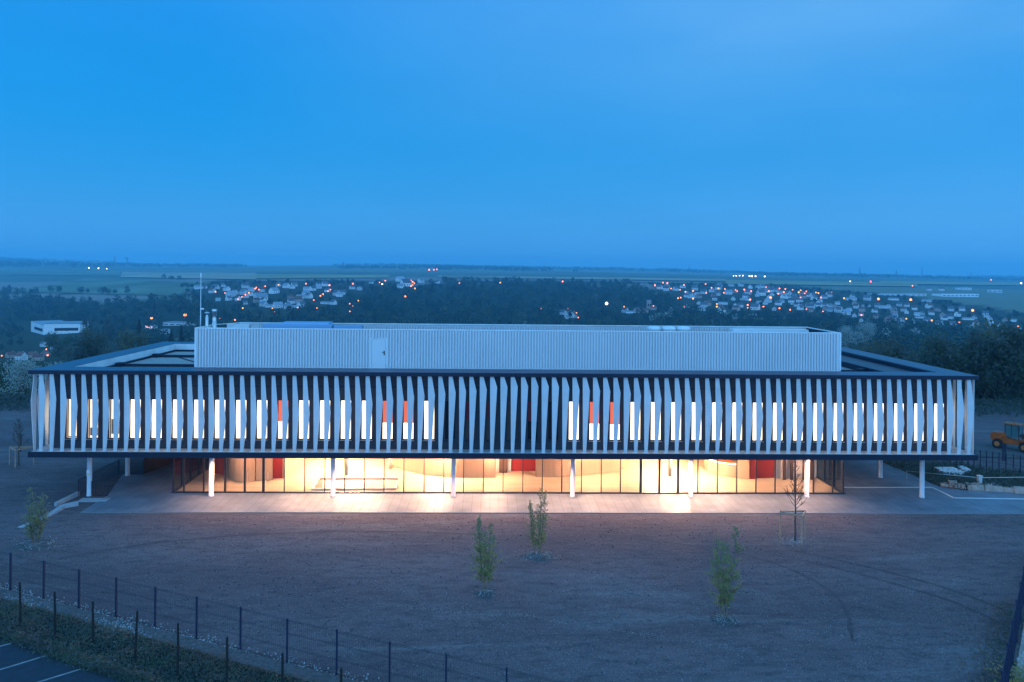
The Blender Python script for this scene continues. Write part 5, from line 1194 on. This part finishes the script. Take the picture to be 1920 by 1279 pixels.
b = G(39, 845); mb = MB(); mb.tube((b.x, b.y, -.1), (b.x, b.y, 1.5), .05, .04, 6); tag(mb.build('wooden_post', 'post_w'), 'single dark post on soil left of the building', 'post')

# ------------------------------------------------------------------ right of the building
# planted bed
bed = [G(1640, 861), G(1700, 861), G(1838, 880), G(1990, 900), G(1990, 932), G(1920, 923), G(1815, 919), G(1766, 913), G(1737, 901)]
sheet('planting_bed', bed, .012, 'meadow')
tri = tessellate_polygon([[Vector((p.x, p.y, 0)) for p in bed]]); CC = []; SS = []
for t3 in tri:
    A, B_, C_ = [bed[i] for i in t3]; ar = abs((B_ - A).to_2d().cross((C_ - A).to_2d())) / 2
    for _ in range(int(ar * 170)):
        r1, r2 = random.random(), random.random()
        if r1 + r2 > 1: r1, r2 = 1 - r1, 1 - r2
        p = A + (B_ - A) * r1 + (C_ - A) * r2
        if (p.y * .9 + p.x * .25) % 1.3 < .75: CC.append((p.x, p.y, .02 + random.random() * .42)); SS.append(random.uniform(.05, .12))
o = np_quads('ground_cover', CC, SS, 'leaf_dark', rng); tag(o, 'rows of low dark planting right of the terrace', 'ground cover', kind='stuff')
def slab(pts, label, z=.42):
    P = [G(x, y, z) for x, y in pts]; mb = MB(); mb.prism([(p.x, p.y) for p in P][::-1], z - .3, z); tag(mb.build('concrete_slab', 'conc'), label, 'slab')
slab([(1751, 875.5), (1787, 875.5), (1809, 884), (1768, 884)], 'larger pale concrete slab in the planting at right')
slab([(1795, 873.5), (1806, 873), (1821, 880.5), (1808, 881)], 'smaller pale concrete slab beside the larger one')
slab([(1842, 905), (1864, 905.5), (1882, 914), (1852, 911)], 'pale slab right of the white pillar', .1)
b = G(1836.5, 911); mb = MB(); mb.box(b.x - .13, b.x + .13, b.y - .13, b.y + .13, -.05, .72); mb.box(b.x - .16, b.x + .16, b.y - .16, b.y + .16, .721, .80); tag(mb.build('pillar', 'conc'), 'small pale square pillar standing in the planting at right', 'pillar')
mb = MB(); p0 = G(1700, 898); p1 = Vector((b.x, b.y, 0)); p2 = G(1990, 909)
for a_, c_ in ((p0, p1), (p1, p2)): mb.tube(a_ + Vector((0, 0, .62)), c_ + Vector((0, 0, .62)), .018, None, 5)
mb.tube(p0 + Vector((0, 0, -.05)), p0 + Vector((0, 0, .65)), .03); mb.tube(p2 + Vector((0, 0, -.05)), p2 + Vector((0, 0, .65)), .03); tag(mb.build('guide_rail', 'steel'), 'thin horizontal rail passing the small pillar at right', 'rail')
mb = MB(); random.seed(3); e0 = [G(1764, 910), G(1812, 916), G(1860, 919), G(1920, 924), G(1990, 930)]
for a_, c_ in zip(e0, e0[1:]):
    n = int((c_ - a_).length / .8) + 1
    for i in range(n):
        p, q = a_.lerp(c_, i / n), a_.lerp(c_, (i + .96) / n); h = random.uniform(.16, .42); w2 = random.uniform(.25, .4); k = [random.uniform(-.06, .06) for _ in range(8)]
        d_ = (q - p).normalized(); n2 = Vector((-d_.y, d_.x, 0)) * w2
        vs = [p - n2, q - n2, q + n2, p + n2]; mb.add([(v.x, v.y, -.05) for v in vs] + [(v.x * 1 + k[j] + (n2.x * -.25), v.y + k[j + 4], h + k[j]) for j, v in enumerate(vs)], [(4, 5, 6, 7), (0, 1, 5, 4), (1, 2, 6, 5), (2, 3, 7, 6), (3, 0, 4, 7)])
tag(mb.build('stone_edging', 'sand'), 'rough sandstone block edging between right paving and planting', 'stone edging')
fp = [G(1770 + 0, 872.5), G(1782, 873.8), G(1793, 875), G(1804, 876.3), G(1815, 877.5), G(1826, 878.7), G(1838, 880), G(1849.5, 881.5), G(1861, 883), G(1873, 884.8), G(1886, 886.8), G(1900, 888.8), G(1913, 890.8), G(1927, 893), G(1941, 895)]
wire_fence('mesh_fence', 'closely posted dark mesh fence between the planting and the orange loader', fp, 1.6, 'post_b', 'wire', .06, .09, .006, (.08, .8, 1.55))
# packed pale track and weedy ground behind
sheet('path', [G(1690, 852), G(1990, 862), G(1990, 838), G(1830, 829), G(1690, 836)], .02, 'gravel')
CC = []; SS = []
for _ in range(9000):
    u = random.choice((random.uniform(.6, .78), random.uniform(-.78, -.58))); Y = 84 + random.random() ** .6 * 11; CC.append((u * Y, Y, random.random() * .35)); SS.append(random.uniform(.08, .22))
o = np_quads('weeds', CC, SS, 'leaf_dark', rng); tag(o, 'rank weeds where the bare soil meets the woods', 'weeds', kind='stuff')

# wheel loader
b = G(1882, 844); Lx, Ly = b.x + 1.1, b.y + .2
ld = thing('wheel_loader', 'orange wheel loader with dark cab parked behind the right fence', 'loader', (Lx, Ly, 0))
rot = R(-52)
def T(v): return (Lx + v[0] * math.cos(rot) - v[1] * math.sin(rot), Ly + v[0] * math.sin(rot) + v[1] * math.cos(rot), v[2])
def lpart(name, fn, ma, parent=None):
    m = MB(); fn(m); m.v = [T(v) for v in m.v]; return m.build(name, ma, parent or ld)
def body(m):
    prof = [(-1.75, .75), (-1.80, 1.25), (-1.65, 1.42), (-.5, 1.52), (-.45, 1.05), (.55, .95), (.6, .6), (-.3, .5), (-1.2, .55)]
    n = len(prof); m.add([(x, -.5, z) for x, z in prof] + [(x, .5, z) for x, z in prof], [tuple(range(n)), tuple(reversed(range(n, 2 * n)))] + [(i + n, (i + 1) % n + n, (i + 1) % n, i) for i in range(n)])
    m.box(-1.55, -.75, -.72, -.5, .98, 1.1); m.box(-1.55, -.75, .5, .72, .98, 1.1); m.box(.6, 1.5, -.35, .35, .55, 1.0); m.box(.55, 1.35, -.72, -.35, .98, 1.08); m.box(.55, 1.35, .35, .72, .98, 1.08)
lpart('body', body, 'orange')
cab = lpart('cab', lambda m: (m.box(-.62, -.56, -.5, -.44, 1.5, 2.35), m.box(-.62, -.56, .44, .5, 1.5, 2.35), m.box(.48, .54, -.5, -.44, 1.0, 2.35), m.box(.48, .54, .44, .5, 1.0, 2.35), m.box(-.1, -.04, -.5, -.45, 1.2, 2.35), m.box(-.2, .2, -.2, .2, 1.2, 1.6)), 'blackm')
lpart('window', lambda m: (m.box(-.55, .47, -.475, -.455, 1.25, 2.33), m.box(-.55, .47, .455, .475, 1.25, 2.33), m.box(.50, .52, -.43, .43, 1.2, 2.33), m.box(-.60, -.58, -.43, .43, 1.52, 2.33)), 'cabglass', cab)
lpart('cab_roof', lambda m: (m.box(-.75, .68, -.58, .58, 2.352, 2.44)), 'orange'); lpart('beacon', lambda m: m.lathe([(.06, 2.44), (.06, 2.54), (.02, 2.57)], 0, 0, 8), 'orange')
lpart('mirror', lambda m: (m.box(.62, .68, -.85, -.62, 1.95, 2.2), m.box(.5, .66, -.60, -.58, 2.2, 2.23)), 'blackm')
for wx, wy in ((-1.15, -.62), (-1.15, .62), (1.0, -.62), (1.0, .62)):
    m = MB(); r = .45; m.lathe([(r * .7, wy - .17), (r * .96, wy - .15), (r, wy - .08), (r, wy + .08), (r * .96, wy + .15), (r * .7, wy + .17)], wx, .45, 20, axis='y'); 
    m.v = [T((v[0], v[1], v[2])) for v in m.v]; wh = m.build('wheel', 'tyre', ld)
    m = MB(); m.lathe([(r * .5, wy - .18), (r * .46, wy - .185), (r * .46, wy + .185), (r * .5, wy + .18)], wx, .45, 16, axis='y'); m.v = [T(v) for v in m.v]; m.build('rim', 'rim', wh)
lpart('lift_arm', lambda m: (m.beam((.55, -.28, 1.35), (1.9, -.28, .75), .1, .2), m.beam((.55, .28, 1.35), (1.9, .28, .75), .1, .2), m.beam((.9, 0, 1.55), (1.7, 0, 1.05), .1, .12), m.tube((.7, -.28, .8), (1.5, -.28, .85), .05), m.box(1.6, 1.68, -.4, .4, .7, 1.1)), 'blackm')
def bucket(m):
    prof = [(1.95, 1.15), (1.85, .45), (2.1, .15), (2.85, .12), (2.87, .17), (2.15, .22), (1.93, .5), (2.02, 1.15)]; n = len(prof)
    m.add([(x, -.85, z) for x, z in prof] + [(x, .85, z) for x, z in prof], [tuple(range(n)), tuple(reversed(range(n, 2 * n)))] + [(i + n, (i + 1) % n + n, (i + 1) % n, i) for i in range(n)])
    for s in (-.85, .81): m.add([(1.95, s, 1.15), (1.85, s, .45), (2.1, s, .15), (2.85, s, .12), (1.95, s + .04, 1.15), (1.85, s + .04, .45), (2.1, s + .04, .15), (2.85, s + .04, .12)], [(0, 1, 2, 3), (7, 6, 5, 4), (0, 3, 7, 4)])
lpart('bucket', bucket, 'blackm')
# gate posts by the loader
for px, lab in ((1880.5, 'left'), (1885, 'right')):
    b = G(px, 863); mb = MB(); mb.box(b.x - .05, b.x + .05, b.y - .05, b.y + .05, -.05, 1.3); mb.box(b.x - .07, b.x + .07, b.y - .07, b.y + .07, 1.3, 1.36); tag(mb.build('gate_post', 'post_b'), lab + ' one of two short dark posts in front of the orange loader', 'post')

# ------------------------------------------------------------------ haze
hz = bpy.data.materials.new('haze'); hz.use_nodes = True; t = hz.node_tree; t.nodes.clear(); o_ = t.nodes.new('ShaderNodeOutputMaterial'); pv = t.nodes.new('ShaderNodeVolumePrincipled')
pv.inputs['Color'].default_value = (.26, .74, 1.0, 1); pv.inputs['Density'].default_value = 2.1e-4; pv.inputs['Anisotropy'].default_value = 0.0
t.links.new(pv.outputs[0], o_.inputs['Volume'])
mb = MB(); mb.box(-11600, 11600, -400, 9400, -75, 175); h_ = mb.build('haze', hz); tag(h_, 'thin blue evening haze over the valley', 'haze', kind='stuff')
